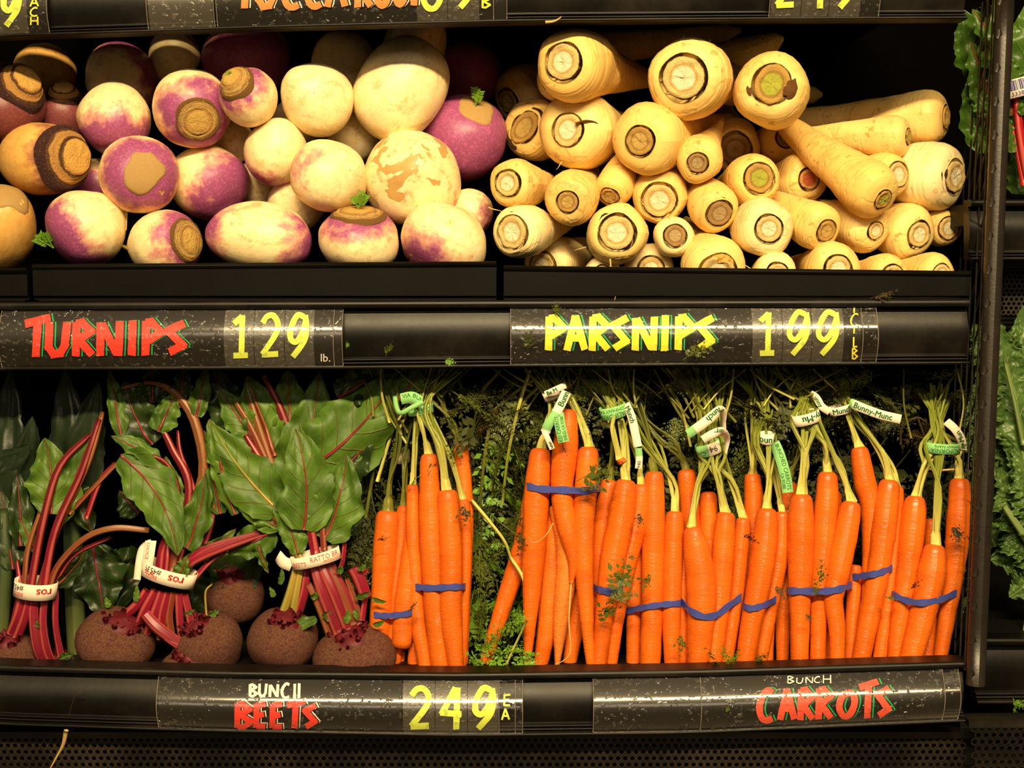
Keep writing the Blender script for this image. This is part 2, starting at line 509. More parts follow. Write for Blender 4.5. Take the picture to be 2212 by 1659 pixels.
class MB:
    def __init__(s):
        s.v, s.f, s.mi, s.uv = [], [], [], []

    def add(s, p, uv=(0, 0)):
        s.v.append(V(p))
        s.uv.append(uv)
        return len(s.v) - 1

    def face(s, idx, m=0):
        s.f.append(tuple(idx))
        s.mi.append(m)

    def box(s, lo, hi, m=0, mat=None):
        lo, hi = V(lo), V(hi)
        b = len(s.v)
        for z in (lo.z, hi.z):
            for x, y in ((lo.x, lo.y), (hi.x, lo.y), (hi.x, hi.y), (lo.x, hi.y)):
                p = V((x, y, z))
                s.add(mat @ p if mat else p)
        for q in ((3, 2, 1, 0), (4, 5, 6, 7), (0, 1, 5, 4), (1, 2, 6, 5), (2, 3, 7, 6), (3, 0, 4, 7)):
            s.face([b + i for i in q], m)

    def tube(s, path, radii, seg=10, m=0, cap=True, flat=None, jig=0.0, rnd=None, vscale=None):
        """path: points; radii: per point. flat=(ratio) squashes along the frame's second axis. uv.y is length/vscale"""
        n = len(path)
        T = []
        for i in range(n):
            a = path[max(0, i - 1)]
            b = path[min(n - 1, i + 1)]
            d = (b - a)
            T.append(d.normalized() if d.length > 1e-9 else V((0, 0, 1)))
        ref = V((0, -1, 0.1)) if abs(T[0].y) < 0.9 else V((1, 0, 0))
        u = (ref - T[0] * ref.dot(T[0])).normalized()
        rings = []
        L = 0.0
        tot = sum((path[i + 1] - path[i]).length for i in range(n - 1)) or 1
        vs = vscale or tot
        for i in range(n):
            if i:
                L += (path[i] - path[i - 1]).length
                u = (u - T[i] * u.dot(T[i]))
                u.normalize()
            w_ = T[i].cross(u)
            ring = []
            for k in range(seg + 1):
                a = 2 * PI * k / seg
                r = radii[i]
                if jig and rnd:
                    r *= 1 + jig * noise.noise(V((math.cos(a) * 1.1 + rnd, math.sin(a) * 1.1, L / max(vs, 1e-6) * 1.3 + rnd * 3)))
                ring.append(s.add(path[i] + u * (math.cos(a) * r * (flat or 1)) + w_ * (math.sin(a) * r), (k / seg, L / vs)))
            rings.append(ring)
        for i in range(n - 1):
            for k in range(seg):
                s.face((rings[i][k], rings[i][k + 1], rings[i + 1][k + 1], rings[i + 1][k]), m)
        if cap:
            for ri, rev in ((0, True), (n - 1, False)):
                c = s.add(path[ri], (0.5, 0 if ri == 0 else tot / vs))
                for k in range(seg):
                    q = (rings[ri][k], rings[ri][k + 1], c)
                    s.face(q[::-1] if not rev else q, m)
        return rings

    def lathe(s, prof, seg=20, m=0, jit=0.0, seed=0.0, mats=None, mat=None):
        """profile (r, z) around +z"""
        rings = []
        for i, (r, z) in enumerate(prof):
            ring = []
            for k in range(seg):
                a = 2 * PI * k / seg
                q = 1 + jit * noise.noise(V((math.cos(a) * 1.6 + seed, math.sin(a) * 1.6, i * 0.35 + seed)))
                p = V((math.cos(a) * r * q, math.sin(a) * r * q, z + jit * 0.5 * max(q_[0] for q_ in prof) * noise.noise(V((math.cos(a) * 2 + seed * 2, math.sin(a) * 2, i * 0.5)))))
                ring.append(s.add(mat @ p if mat else p, (k / seg, i / len(prof))))
            rings.append(ring)
        for i in range(len(prof) - 1):
            for k in range(seg):
                k2 = (k + 1) % seg
                s.face((rings[i][k], rings[i][k2], rings[i + 1][k2], rings[i + 1][k]), (mats[i] if mats else m))
        s.face(rings[-1], (mats[-1] if mats else m))
        return rings

    def grid(s, fn, nu, nv, m=0):
        """fn(u, v) -> point, u, v in 0..1"""
        idx = []
        for j in range(nv + 1):
            row = []
            for i in range(nu + 1):
                u_, v_ = i / nu, j / nv
                row.append(s.add(fn(u_, v_), (u_, v_)))
            idx.append(row)
        for j in range(nv):
            for i in range(nu):
                s.face((idx[j][i], idx[j][i + 1], idx[j + 1][i + 1], idx[j + 1][i]), m)

    def build(s, name, mats, parent=None, smooth=True, local=None, origin=None):
        """local: a matrix; verts are then in local space. Without it verts are in world space and the origin is moved to their centre."""
        me = bpy.data.meshes.new(name)
        if local is None:
            if origin is None:
                lo = V([min(p[i] for p in s.v) for i in range(3)])
                hi = V([max(p[i] for p in s.v) for i in range(3)])
                origin = (lo + hi) / 2
            mw = Matrix.Translation(origin)
            vs = [p - origin for p in s.v]
        else:
            mw = local
            vs = s.v
        me.from_pydata([tuple(p) for p in vs], [], s.f)
        if not isinstance(mats, (list, tuple)):
            mats = [mats]
        for mm in mats:
            me.materials.append(M[mm] if isinstance(mm, str) else mm)
        me.polygons.foreach_set('material_index', s.mi)
        me.polygons.foreach_set('use_smooth', [smooth] * len(s.f))
        uvl = me.uv_layers.new(name='UVMap')
        li = [0] * len(me.loops)
        me.loops.foreach_get('vertex_index', li)
        flat = [0.0] * (2 * len(li))
        for i, vi in enumerate(li):
            flat[2 * i], flat[2 * i + 1] = s.uv[vi]
        uvl.data.foreach_set('uv', flat)
        me.update()
        return link(name, me, mw, parent)


def link(name, data, mw, parent=None):
    o = bpy.data.objects.new(name, data)
    COL.objects.link(o)
    WM[o] = mw.copy()
    if parent is not None:
        o.parent = parent
        o.matrix_parent_inverse = WM[parent].inverted()
    o.matrix_basis = mw
    return o


def thing(name, label, cat, loc, group=None):
    o = link(name, None, Matrix.Translation(V(loc)))
    o.empty_display_size = 0.02
    return tag(o, label, cat, group)


def tag(o, label, cat, group=None, kind=None):
    if label:
        o['label'] = label
    if cat:
        o['category'] = cat
    if group:
        o['group'] = group
    if kind:
        o['kind'] = kind
    return o


def frame_z(a, p, sx, sy, sz, roll=0.0):
    """matrix whose +z is a, at p"""
    q = a.to_track_quat('Z', 'Y').to_matrix().to_4x4()
    return Matrix.Translation(p) @ q @ Matrix.Rotation(roll, 4, 'Z') @ Matrix.Diagonal((sx, sy, sz, 1))


def cr(pts, n):
    """Catmull-Rom through tuples, n samples"""
    pts = [V(p) if not isinstance(p, Vector) else p for p in pts]
    if len(pts) == 1:
        return pts * n
    P = [pts[0] * 2 - pts[1]] + pts + [pts[-1] * 2 - pts[-2]]
    out = []
    k = len(pts) - 1
    for i in range(n):
        t_ = i / (n - 1) * k
        j = min(int(t_), k - 1)
        f = t_ - j
        a, b, c_, d_ = P[j], P[j + 1], P[j + 2], P[j + 3]
        out.append(0.5 * ((2 * b) + (c_ - a) * f + (2 * a - 5 * b + 4 * c_ - d_) * f * f + (3 * b - a - 3 * c_ + d_) * f ** 3))
    return out


def lerp(a, b, f):
    return a + (b - a) * f


def interp(tab, x):
    if x <= tab[0][0]:
        return tab[0][1]
    for (x0, y0), (x1, y1) in zip(tab, tab[1:]):
        if x <= x1:
            return y0 + (y1 - y0) * (x - x0) / (x1 - x0)
    return tab[-1][1]


def pxpath(pts, n, scale_r=1.0):
    """[(px, py, y, rpx)] -> world points and radii"""
    P = cr([V((a, b, c_, 0)).to_4d() if False else V((a, b, c_)) for a, b, c_, d_ in pts], n)
    R = cr([V((d_, 0, 0)) for a, b, c_, d_ in pts], n)
    W_ = [at(p.x, p.y, p.z) for p in P]
    return W_, [max(0.05, r.x) * mpp(q) * scale_r for r, q in zip(R, W_)]


def text_mesh(txt, bold=False):
    """flat glyph polygons: verts (x, y), faces, width, for the built-in font; height of capitals = 1"""
    cu = bpy.data.curves.new('t', 'FONT')
    cu.body = txt
    cu.resolution_u = 2
    o = bpy.data.objects.new('t', cu)
    COL.objects.link(o)
    dg = bpy.context.evaluated_depsgraph_get()
    me = o.evaluated_get(dg).to_mesh()
    vs = [(v.co.x, v.co.y) for v in me.vertices]
    fs = [tuple(p.vertices) for p in me.polygons]
    o.evaluated_get(dg).to_mesh_clear()
    bpy.data.objects.remove(o)
    bpy.data.curves.remove(cu)
    if not vs:
        return [], [], 1
    x0 = min(v[0] for v in vs)
    x1 = max(v[0] for v in vs)
    h = 0.69
    out = [((x - x0) / h, y / h) for x, y in vs]
    if bold:
        # a bolder face: the same glyphs once more, a hair to each side
        n = len(out)
        base, bf = out[:], fs[:]
        for k, (dx, dy) in enumerate(((0.045, 0.0), (-0.045, 0.0), (0.0, 0.03), (0.0, -0.03))):
            out += [(x + dx, y + dy) for x, y in base]
            fs += [tuple(i + n * (k + 1) for i in f) for f in bf]
    return out, fs, (x1 - x0) / h

# ================================================================== the display case
YT, YM, YB = 0.02, 0.0, -0.05       # front planes of the three price rails
ZD_M = at(1100, 655, 0).z           # middle deck
ZD_B = at(1100, 1478, YB).z         # lower deck


def slab(name, lo, hi, mat, parent=None, smooth=False):
    mb = MB()
    mb.box(lo, hi)
    return mb.build(name, mat, parent, smooth)


o = slab('wall_back', (-0.95, 0.46, -0.75), (1.15, 0.48, 0.75), 'backwall')
tag(o, 'black back panel of the produce case behind all the vegetables', None, None, 'structure')
o = slab('floor', (-2.2, -3.2, -0.78), (2.2, 0.48, -0.75), plain('store_floor', lin(92, 80, 64), 0.5, 0.4, 0.15, 6))
tag(o, 'store floor below the produce case', None, None, 'structure')


BULGE = 0.0095


class Rail:
    def __init__(s, top, bot, y, lean=0.004):
        s.t, s.b, s.y, s.lean = top, bot, y, lean

    def vv(s, px, py):
        a, b = interp(s.t, px), interp(s.b, px)
        return (py - a) / (b - a)

    def pt(s, px, v, off):
        a, b = interp(s.t, px), interp(s.b, px)
        p = at(px, a + (b - a) * v, s.y - s.lean * (v - 0.3))
        return p + V((0, 0.0105 - off, 0))

    @staticmethod
    def bulge(v):
        t_ = min(1, max(0, (v - 0.12) / 0.84))
        return 0.0085 + BULGE * math.sin(PI * t_)

    def film(s, px, py, off=0.0):
        qx, v = px, s.vv(px, py)
        h = interp(s.b, px) - interp(s.t, px)
        for _ in range(3):
            p = s.pt(qx, v, s.bulge(v) + off)
            x_, y_ = topx(p)
            qx += px - x_
            v += (py - y_) / h
        return s.pt(qx, v, s.bulge(v) + off)

    def mesh(s, x0, x1, n=28):
        """one continuous extrusion: top lip, hollow front, convex face, two ridges, bottom lip"""
        face = [(0.14 + 0.70 * i / 10, 0.0005 + 0.0055 * math.sin(PI * i / 10)) for i in range(11)]
        strips = [[(0.0, -0.012), (0.0, 0.009)], [(0.0, 0.009), (0.018, 0.0105), (0.095, 0.0105), (0.11, 0.009)], [(0.11, 0.009), (0.12, 0.0005)],
                  [(0.12, 0.0005)] + face, [(0.84, 0.0005), (0.858, 0.0005)],
                  [(0.858, 0.0005), (0.864, 0.0055), (0.884, 0.0055), (0.89, 0.001)], [(0.89, 0.001), (0.905, 0.001)],
                  [(0.905, 0.001), (0.911, 0.0065), (0.932, 0.0065), (0.938, 0.001)], [(0.938, 0.001), (0.95, 0.001)],
                  [(0.95, 0.001), (0.957, 0.011), (0.993, 0.011), (1.0, 0.009)], [(1.0, 0.009), (1.0, -0.012)], [(1.0, -0.012), (0.0, -0.012)]]
        mb = MB()
        for st in strips:
            rows = []
            for i in range(n + 1):
                px = x0 + (x1 - x0) * i / n
                rows.append([mb.add(s.pt(px, v, off)) for v, off in st])
            for i in range(n):
                for j in range(len(st) - 1):
                    mb.face((rows[i][j], rows[i][j + 1], rows[i + 1][j + 1], rows[i + 1][j]))
        for px in (x0, x1):
            outl = [mb.add(s.pt(px, v, off)) for st in strips[:-1] for v, off in st[:-1]]
            outl.append(mb.add(s.pt(px, 1.0, -0.012)))
            mb.face(outl)
        return mb


RT_ = Rail([(-120, -62), (0, -68), (600, -86), (1100, -100), (2090, -104)], [(-120, 86), (0, 80), (280, 71), (560, 61), (1110, 47), (1620, 43), (2090, 41)], YT)
RM_ = Rail([(-120, 655), (0, 653), (1100, 649), (2095, 647)], [(-120, 802), (0, 800), (760, 797), (1100, 793), (2095, 787)], YM)
RB_ = Rail([(-120, 1430), (0, 1437), (500, 1450), (1000, 1454), (1500, 1447), (2085, 1429)], [(-120, 1558), (0, 1567), (500, 1583), (1000, 1592), (1500, 1586), (2085, 1560)], YB, 0.015)
RR1 = Rail([(2000, 431), (2500, 431)], [(2000, 562), (2500, 560)], 0.05)
RR2 = Rail([(2000, 1380), (2500, 1380)], [(2000, 1522), (2500, 1518)], 0.03)


def shelf(rail, x0, x1, label, zdeck, thick, y1):
    a = rail.pt(x0, 0.5, 0)
    b = rail.pt(x1, 0.5, 0)
    t_ = thing('shelf', label, 'shelf', ((a.x + b.x) / 2, rail.y, zdeck - thick), 'shelves of the produce case')
    rail.mesh(x0, x1).build('price_rail', 'rail', t_)
    slab('deck', (a.x, rail.y + 0.0125, zdeck - thick), (b.x, y1, zdeck), 'deck', t_)
    for xx in (a.x + 0.03, b.x - 0.03):
        mb = MB()
        mb.box((xx - 0.002, rail.y + 0.03, zdeck - thick - 0.03), (xx + 0.002, y1, zdeck - thick))
        mb.build('bracket', 'deck', t_, False)
    return t_


ZD_T = at(1100, -112, YT).z
sh_top = shelf(RT_, -120, 2090, 'black upper shelf with price rail cut by the photo top', ZD_T, 0.006, 0.45)
sh_mid = shelf(RM_, -120, 2095, 'black middle shelf whose price rail carries the turnip and parsnip signs', ZD_M, 0.02, 0.45)
sh_bot = shelf(RB_, -120, 2085, 'black lower shelf whose price rail carries the beet and carrot signs', ZD_B, 0.02, 0.45)
sh_r1 = shelf(RR1, 2098, 2450, 'black shelf of the neighbouring bay under the red-stemmed chard', at(2150, 440, 0.05).z, 0.02, 0.45)
sh_r2 = shelf(RR2, 2112, 2450, 'black shelf of the neighbouring bay under the curly kale', at(2150, 1390, 0.03).z, 0.02, 0.45)


# ---- perforated grilles
def grille(name, label, x0, x1, py0, py1, y, pitch_px, tilt=0.0):
    a = at(x0, py0, y)
    b = at(x1, py1, y)
    p = pitch_px * mpp(a)
    W_, H_ = b.x - a.x, a.z - b.z
    mb = MB()
    r = p * 0.36
    dy = p * math.sqrt(3) / 2
    nr, nc = int(H_ / dy) + 1, int(W_ / p)
    for j in range(nr):
        for i in range(nc):
            cx = a.x + (i + 0.5 + 0.5 * (j % 2)) * p
            cz = a.z - (j + 0.5) * dy
            hexo, ho, hi_ = [], [], []
            for k in range(6):
                an = PI / 6 + k * PI / 3
                hexo.append(mb.add((cx + math.cos(an) * p / math.sqrt(3), y + tilt * (a.z - cz), cz + math.sin(an) * p / math.sqrt(3))))
                ho.append(mb.add((cx + math.cos(an) * r, y + tilt * (a.z - cz), cz + math.sin(an) * r)))
                hi_.append(mb.add((cx + math.cos(an) * r, y + 0.0016 + tilt * (a.z - cz), cz + math.sin(an) * r)))
            for k in range(6):
                k2 = (k + 1) % 6
                mb.face((hexo[k], hexo[k2], ho[k2], ho[k]))
                mb.face((ho[k], ho[k2], hi_[k2], hi_[k]))
    t_ = thing(name, label, 'grille', ((a.x + b.x) / 2, y, b.z))
    mb.build('perforated_sheet', 'grille', t_, False)
    m2 = MB()
    m2.box((a.x - 0.002, y - 0.001, a.z - 0.002), (b.x + p, y + 0.012, a.z + 0.004))
    m2.build('top_flange', 'grille', t_, False)
    m3 = MB()
    m3.box((a.x, y + 0.03, b.z - 0.02), (b.x, y + 0.034, a.z))
    m3.build('backing_panel', 'deck', t_, False)
    return t_


grille('air_grille', 'black perforated air grille running below the beet and carrot price rail', -60, 2090, 1590, 1720, -0.035, 15.5, -0.15)
grille('air_grille', 'perforated black air grille under the neighbouring bay beside the divider post', 2097, 2330, 1566, 1720, -0.055, 16.5, -0.15)
grille('air_grille', 'dark perforated grille hidden in shade above the curly kale', 2165, 2330, 575, 672, 0.10, 11.0)


# ---- trays with a raised sloping floor
def tray(label, x0, x1, pyl, pyr, y0=0.006, xl=None):
    a, b = at(x0, pyl, y0), at(x1, pyr, y0)
    zt = (a.z + b.z) / 2
    t_ = thing('produce_tray', label, 'tray', ((a.x + b.x) / 2, y0, ZD_M))
    th = 0.0035
    y1 = 0.42
    zb = ZD_M + 0.0025
    mb = MB()
    # front panel leaning a little, as a closed box with a rolled rim
    mb.box((a.x, y0 + 0.018, zb), (b.x, y0 + 0.018 + th, zb + 0.01))
    mb.box((a.x, y0, zb + 0.004), (b.x, y0 + th, zt))
    mb.build('front_panel', 'tray', t_, False)
    rim = MB()
    rim.tube([V((a.x, y0 + 0.001, a.z)), V((b.x, y0 + 0.001, b.z))], [0.0028, 0.0028], 10)
    rim.build('rim', 'tray', t_)
    for xx in (a.x, b.x - th):
        m2 = MB()
        bz = zt
        m2.box((xx, y0 + th, zb), (xx + th, y1, bz))
        m2.build('side_panel', 'tray', t_, False)
    m3 = MB()
    z0 = zb + 0.002
    v_ = [(a.x + th, y0 + th, z0), (b.x - th, y0 + th, z0), (b.x - th, y1, z0 + (y1 - y0) * TRAY_SLOPE), (a.x + th, y1, z0 + (y1 - y0) * TRAY_SLOPE)]
    ids = [m3.add(q) for q in v_] + [m3.add((q[0], q[1], q[2] - 0.003)) for q in v_]
    m3.face(ids[:4])
    m3.face(ids[7:3:-1])
    for k in range(4):
        k2 = (k + 1) % 4
        m3.face((ids[k], ids[4 + k], ids[4 + k2], ids[k2]))
    m3.build('sloping_floor', 'tray', t_, False)
    return t_


TRAY_SLOPE = 0.08
tray('shallow black tray holding the purple-topped turnips', 70, 1072, 577, 571)
tray('shallow black tray holding the stacked parsnips', 1088, 2097, 580, 592)
tray('black tray of rutabagas cut by the picture edge beside the turnip tray', -420, 58, 592, 586)

# ---- wire divider between the bays: a welded panel standing front to back
pA, pB = at(2172, -40, 0.0), at(2107, 1480, -0.055)
dv = thing('wire_divider', 'black coated wire divider panel with thick front post between the two bays', 'divider', pB)
axis = (pA - pB).normalized()
back = V((0, 1, 0))
mb = MB()
mb.tube([lerp(pA, pB, i / 12) for i in range(13)], [0.0082] * 13, 14)
mb.build('front_post', 'wire', dv)
LP = (pA - pB).length
for i in range(21):
    p = lerp(pB, pA, (i + 0.4) / 21)
    m2 = MB()
    m2.tube([p + V((-0.0062, -0.0045, -0.003)), p + V((-0.006, -0.0062, 0)), p + V((-0.0056, -0.0045, 0.003))], [0.0022, 0.0034, 0.0022], 8)
    m2.build('weld_knob', 'wire', dv)
back = V((0.15, 1, 0))
for d_ in (0.022, 0.046, 0.074, 0.104, 0.136, 0.17):
    m2 = MB()
    m2.tube([pB + back * d_ + V((-0.002, 0, 0)), pA + back * d_ + V((-0.002, 0, 0))], [0.0010, 0.0010], 8)
    m2.build('upright_wire', 'wire', dv)
SPAN, RISE = 0.17, 0.14
for i in range(22):
    z0 = -0.11 + i * (LP + 0.08) / 21
    f0 = max(0.0, -z0 / RISE)
    f1 = min(1.0, (LP - z0) / RISE)
    if f1 - f0 < 0.08:
        continue
    q = []
    for k in range(7):
        f = lerp(f0, f1, k / 6)
        q.append(pB + axis * (z0 + RISE * f) + back * lerp(SPAN, 0.004, f) + V((0.0008, 0, 0)))
    m2 = MB()
    m2.tube(q, [0.0010] * 7, 8)
    m2.build('slanting_wire', 'wire', dv)

# ================================================================== price signs
GL = {
    'T': [[(0.0, 0.84), (1.0, 1.0)], [(0.50, 0.93), (0.42, 0.0)]],
    'U': [[(0.10, 1.0), (0.06, 0.28), (0.28, 0.07), (0.60, 0.10), (0.80, 0.32), (0.92, 1.0)]],
    'R': [[(0.16, 0.98), (0.12, 0.0)], [(0.14, 0.93), (0.45, 0.95), (0.86, 0.72), (0.24, 0.46)], [(0.30, 0.46), (0.92, 0.04)]],
    'N': [[(0.12, 0.96), (0.10, 0.0)], [(0.16, 0.94), (0.80, 0.06)], [(0.92, 1.0), (0.86, 0.0)]],
    'I': [[(0.55, 1.0), (0.45, 0.0)]],
    'P': [[(0.18, 0.98), (0.14, 0.0)], [(0.16, 0.93), (0.45, 0.95), (0.92, 0.66), (0.26, 0.42)]],
    'S': [[(0.96, 0.97), (0.14, 0.74), (0.88, 0.28), (0.20, 0.06)]],
    'A': [[(0.06, 0.0), (0.48, 1.0)], [(0.48, 1.0), (0.94, 0.02)], [(0.25, 0.36), (0.78, 0.36)]],
    'C': [[(0.94, 0.90), (0.62, 0.97), (0.26, 0.74), (0.10, 0.42), (0.24, 0.12), (0.56, 0.03), (0.92, 0.10)]],
    'O': [[(0.60, 0.96), (0.26, 0.78), (0.12, 0.38), (0.34, 0.06), (0.66, 0.12), (0.90, 0.52), (0.84, 0.86), (0.56, 0.96)]],
    'B': [[(0.14, 0.98), (0.12, 0.0)], [(0.14, 0.93), (0.42, 0.96), (0.84, 0.76), (0.28, 0.54), (0.92, 0.26), (0.46, 0.03), (0.14, 0.04)]],
    'E': [[(0.16, 1.0), (0.12, 0.0)], [(0.14, 0.93), (0.90, 0.98)], [(0.14, 0.50), (0.76, 0.56)], [(0.14, 0.07), (0.88, 0.06)]],
    'H': [[(0.14, 1.0), (0.12, 0.0)], [(0.86, 1.0), (0.88, 0.0)], [(0.12, 0.5), (0.88, 0.5)]],
    'Y': [[(0.0, 1.0), (0.5, 0.5), (1.0, 1.0)], [(0.5, 0.5), (0.45, 0.0)]],
    'L': [[(0.2, 1.0), (0.16, 0.04), (0.9, 0.06)]],
    'D': [[(0.14, 1.0), (0.12, 0.0)], [(0.14, 0.95), (0.7, 0.8), (0.9, 0.45), (0.6, 0.08), (0.12, 0.04)]],
    '1': [[(0.08, 0.78), (0.62, 0.96)], [(0.62, 0.98), (0.56, 0.06)], [(0.04, 0.05), (0.98, 0.06)]],
    '2': [[(0.10, 0.80), (0.34, 0.95), (0.66, 0.97), (0.90, 0.80), (0.80, 0.55), (0.10, 0.08)], [(0.06, 0.07), (0.92, 0.09)]],
    '9': [[(0.80, 0.94), (0.46, 0.98), (0.16, 0.72), (0.10, 0.46), (0.36, 0.36), (0.66, 0.54), (0.88, 0.84)], [(0.84, 0.98), (0.90, 0.70), (0.78, 0.38), (0.22, 0.02)]],
    '4': [[(0.78, 1.0), (0.72, 0.0)], [(0.70, 1.0), (0.06, 0.40), (0.98, 0.36)]],
    '8': [[(0.5, 0.98), (0.14, 0.78), (0.5, 0.52), (0.9, 0.24), (0.5, 0.02), (0.1, 0.24), (0.5, 0.52), (0.86, 0.78), (0.5, 0.98)]],
    '6': [[(0.8, 0.95), (0.3, 0.7), (0.1, 0.3), (0.3, 0.06), (0.66, 0.06), (0.9, 0.3), (0.66, 0.5), (0.2, 0.36)]],
}
SMOOTH = set('CO2986')


def strokes(mb, rail, ch, box, w, off, m=0, shift=(0, 0), slant=0.0, tilt=0.0, wob=1.0, seed=0, round_=False):
    x0, x1, yt, yb = box
    for si, st in enumerate(GL[ch]):
        pts = [V((x0 + p[0] * (x1 - x0) + shift[0], yb - p[1] * (yb - yt) + shift[1], 0)) for p in st]
        if ch in SMOOTH and len(pts) > 2:
            pts = cr(pts, len(pts) * 5)
        segs = []
        if ch in SMOOTH:
            segs = [pts]
        else:
            # sharp joints: separate flat-ended strokes, lengthened into the joint
            for i in range(len(pts) - 1):
                a, b = pts[i].copy(), pts[i + 1].copy()
                d = (b - a).normalized()
                if i > 0:
                    a -= d * w * 0.36
                if i < len(pts) - 2:
                    b += d * w * 0.36
                segs.append([lerp(a, b, k / 6) for k in range(7)])
        for sg in segs:
            rows = []
            for i, p in enumerate(sg):
                d = (sg[min(i + 1, len(sg) - 1)] - sg[max(i - 1, 0)]).normalized()
                nrm = V((-d.y, d.x, 0))
                ww = w * (1 + 0.10 * wob * noise.noise(V((p.x * 0.06 + seed, p.y * 0.06, si))))
                e = 0.0
                row = []
                for q in (-0.5, 0.0, 0.5):
                    pp = p + nrm * ww * q
                    if i in (0, len(sg) - 1):
                        pp = pp + d * (w * 0.10 * wob * noise.noise(V((q * 3 + seed, si * 2.0, i))))
                    row.append(mb.add(rail.film(pp.x, pp.y, off)))
                rows.append(row)
            for i in range(len(rows) - 1):
                for k in range(2):
                    mb.face((rows[i][k], rows[i][k + 1], rows[i + 1][k + 1], rows[i + 1][k]), m)


def patch(rail, x0, x1, y0, y1, off, nx=8, ny=14, thick=0.0):
    """curved sheet on the rail between picture columns x0..x1, rows as share v of the rail or None"""
    mb = MB()

    def fn(u, v):
        px = x0 + (x1 - x0) * u
        a, b = interp(rail.t, px), interp(rail.b, px)
        q = y0 + (y1 - y0) * v
        return rail.pt(px, q, rail.bulge(q) + off)
    mb.grid(fn, nx, ny)
    return mb


def word(rail, parent, letters, w, mat, shadow=None, name='lettering', sh=(7, 1), gap=4.0, off=-0.0010, seed=0, wob=1.0):
    mats = [mat]
    mb = MB()
    if shadow:
        mats = [mat, shadow, 'blackcard']
        for i, (ch, *bx) in enumerate(letters):
            strokes(mb, rail, ch, bx, w, off - 0.0006, 1, sh, seed=seed + i, wob=wob)
            strokes(mb, rail, ch, bx, w, off - 0.0003, 2, (gap, 0), seed=seed + i, wob=wob)
    for i, (ch, *bx) in enumerate(letters):
        strokes(mb, rail, ch, bx, w, off, 0, seed=seed + i, wob=wob)
    return mb.build(name, mats, parent, False)


def rail_text(rail, parent, txt, x, y, h, mat, name='lettering', off=-0.0010, bold=False):
    vs, fs, wd = text_mesh(txt, bold)
    mb = MB()
    for a, b in vs:
        mb.add(rail.film(x + a * h, y - b * h, off))
    for f in fs:
        mb.face(f)
    return mb.build(name, mat, parent, False)


def sign(rail, label, x0, x1, cards=(), backing=None, seam=None, film_v=(0.125, 0.962)):
    p = rail.film((x0 + x1) / 2, interp(rail.b, (x0 + x1) / 2) - 5)
    t_ = thing('price_sign', label, 'sign', p, 'price signs in the shelf rails')
    if backing:
        patch(rail, backing[0], backing[1], 0.135, 0.955, -0.0030, 10).build('backing_card', 'blackcard', t_)
    for (a, b) in cards:
        c_ = patch(rail, a + 0.8, b - 0.8, 0.125, 0.955, -0.0021, 3).build('digit_card', 'cardfilm', t_)
    mb = patch(rail, x0, x1, film_v[0], film_v[1], 0.0, max(4, int((x1 - x0) / 60)))
    f_ = mb.build('clear_sleeve', 'film', t_)
    # the cut edges of the sleeve catch the light
    for px in (x0, x1) + tuple(seam or ()):
        e = MB()
        path = []
        for i in range(13):
            v = film_v[0] + (film_v[1] - film_v[0]) * i / 12
            path.append(rail.pt(px, v, rail.bulge(v) + 0.0004))
        e.tube(path, [0.00028] * 13, 5)
        e.build('sleeve_edge', 'film_edge', t_)
    return t_


M['film_edge'] = plain('film_edge', lin(150, 140, 122), 0.3, 0.5, 0.2)

# TURNIPS 129 lb.
s1 = sign(RM_, 'turnip sign in big red letters with price 129 on frosted cards', 3, 741, [(485, 550), (550, 616), (616, 680)], (3, 741), (722,))
word(RM_, s1, [('T', 54, 109, 686, 771), ('U', 102, 149, 696, 770), ('R', 158, 203, 694, 770), ('N', 211, 263, 694, 769),
               ('I', 275, 296, 692, 768), ('P', 308, 351, 692, 768), ('S', 357, 400, 696, 765)], 17.5, 'red', 'green_line', gap=3.5, sh=(6.5, -0.5))
for ch, a, b, nm in (('1', 503, 536, 0), ('2', 563, 604, 1), ('9', 623, 666, 2)):
    word(RM_, s1, [(ch, a, b, 679, 773)], 12.5, 'lime', name='digit', seed=nm * 5)
rail_text(RM_, s1, 'lb.', 693, 781, 17, 'white_paint', 'unit_lettering')
# PARSNIPS 199 / C LB
s2 = sign(RM_, 'parsnip sign in yellow letters with price 199 on frosted cards', 1103, 1893, [(1623, 1689), (1689, 1752), (1752, 1821)], (1103, 1858), (1860,))
word(RM_, s2, [('P', 1179, 1221, 683, 757), ('A', 1222, 1266, 682, 757), ('R', 1274, 1317, 682, 758), ('S', 1319, 1357, 684, 757),
               ('N', 1367, 1418, 684, 757), ('I', 1427, 1446, 681, 758), ('P', 1459, 1500, 682, 756), ('S', 1504, 1542, 684, 756)], 16, 'yellow', 'green_line', gap=3.5, sh=(6.5, -1))
for ch, a, b, nm in (('1', 1640, 1673, 0), ('9', 1701, 1749, 1), ('9', 1764, 1813, 2)):
    word(RM_, s2, [(ch, a, b, 673, 768)], 12, 'lime', name='digit', seed=nm * 7 + 1)
word(RM_, s2, [('I', 1840, 1850, 664, 676), ('C', 1836, 1855, 677, 705), ('I', 1841, 1849, 706, 720), ('L', 1842, 1853, 728, 750), ('B', 1840, 1853, 752, 776)], 3.2, 'yellow', name='unit_lettering')
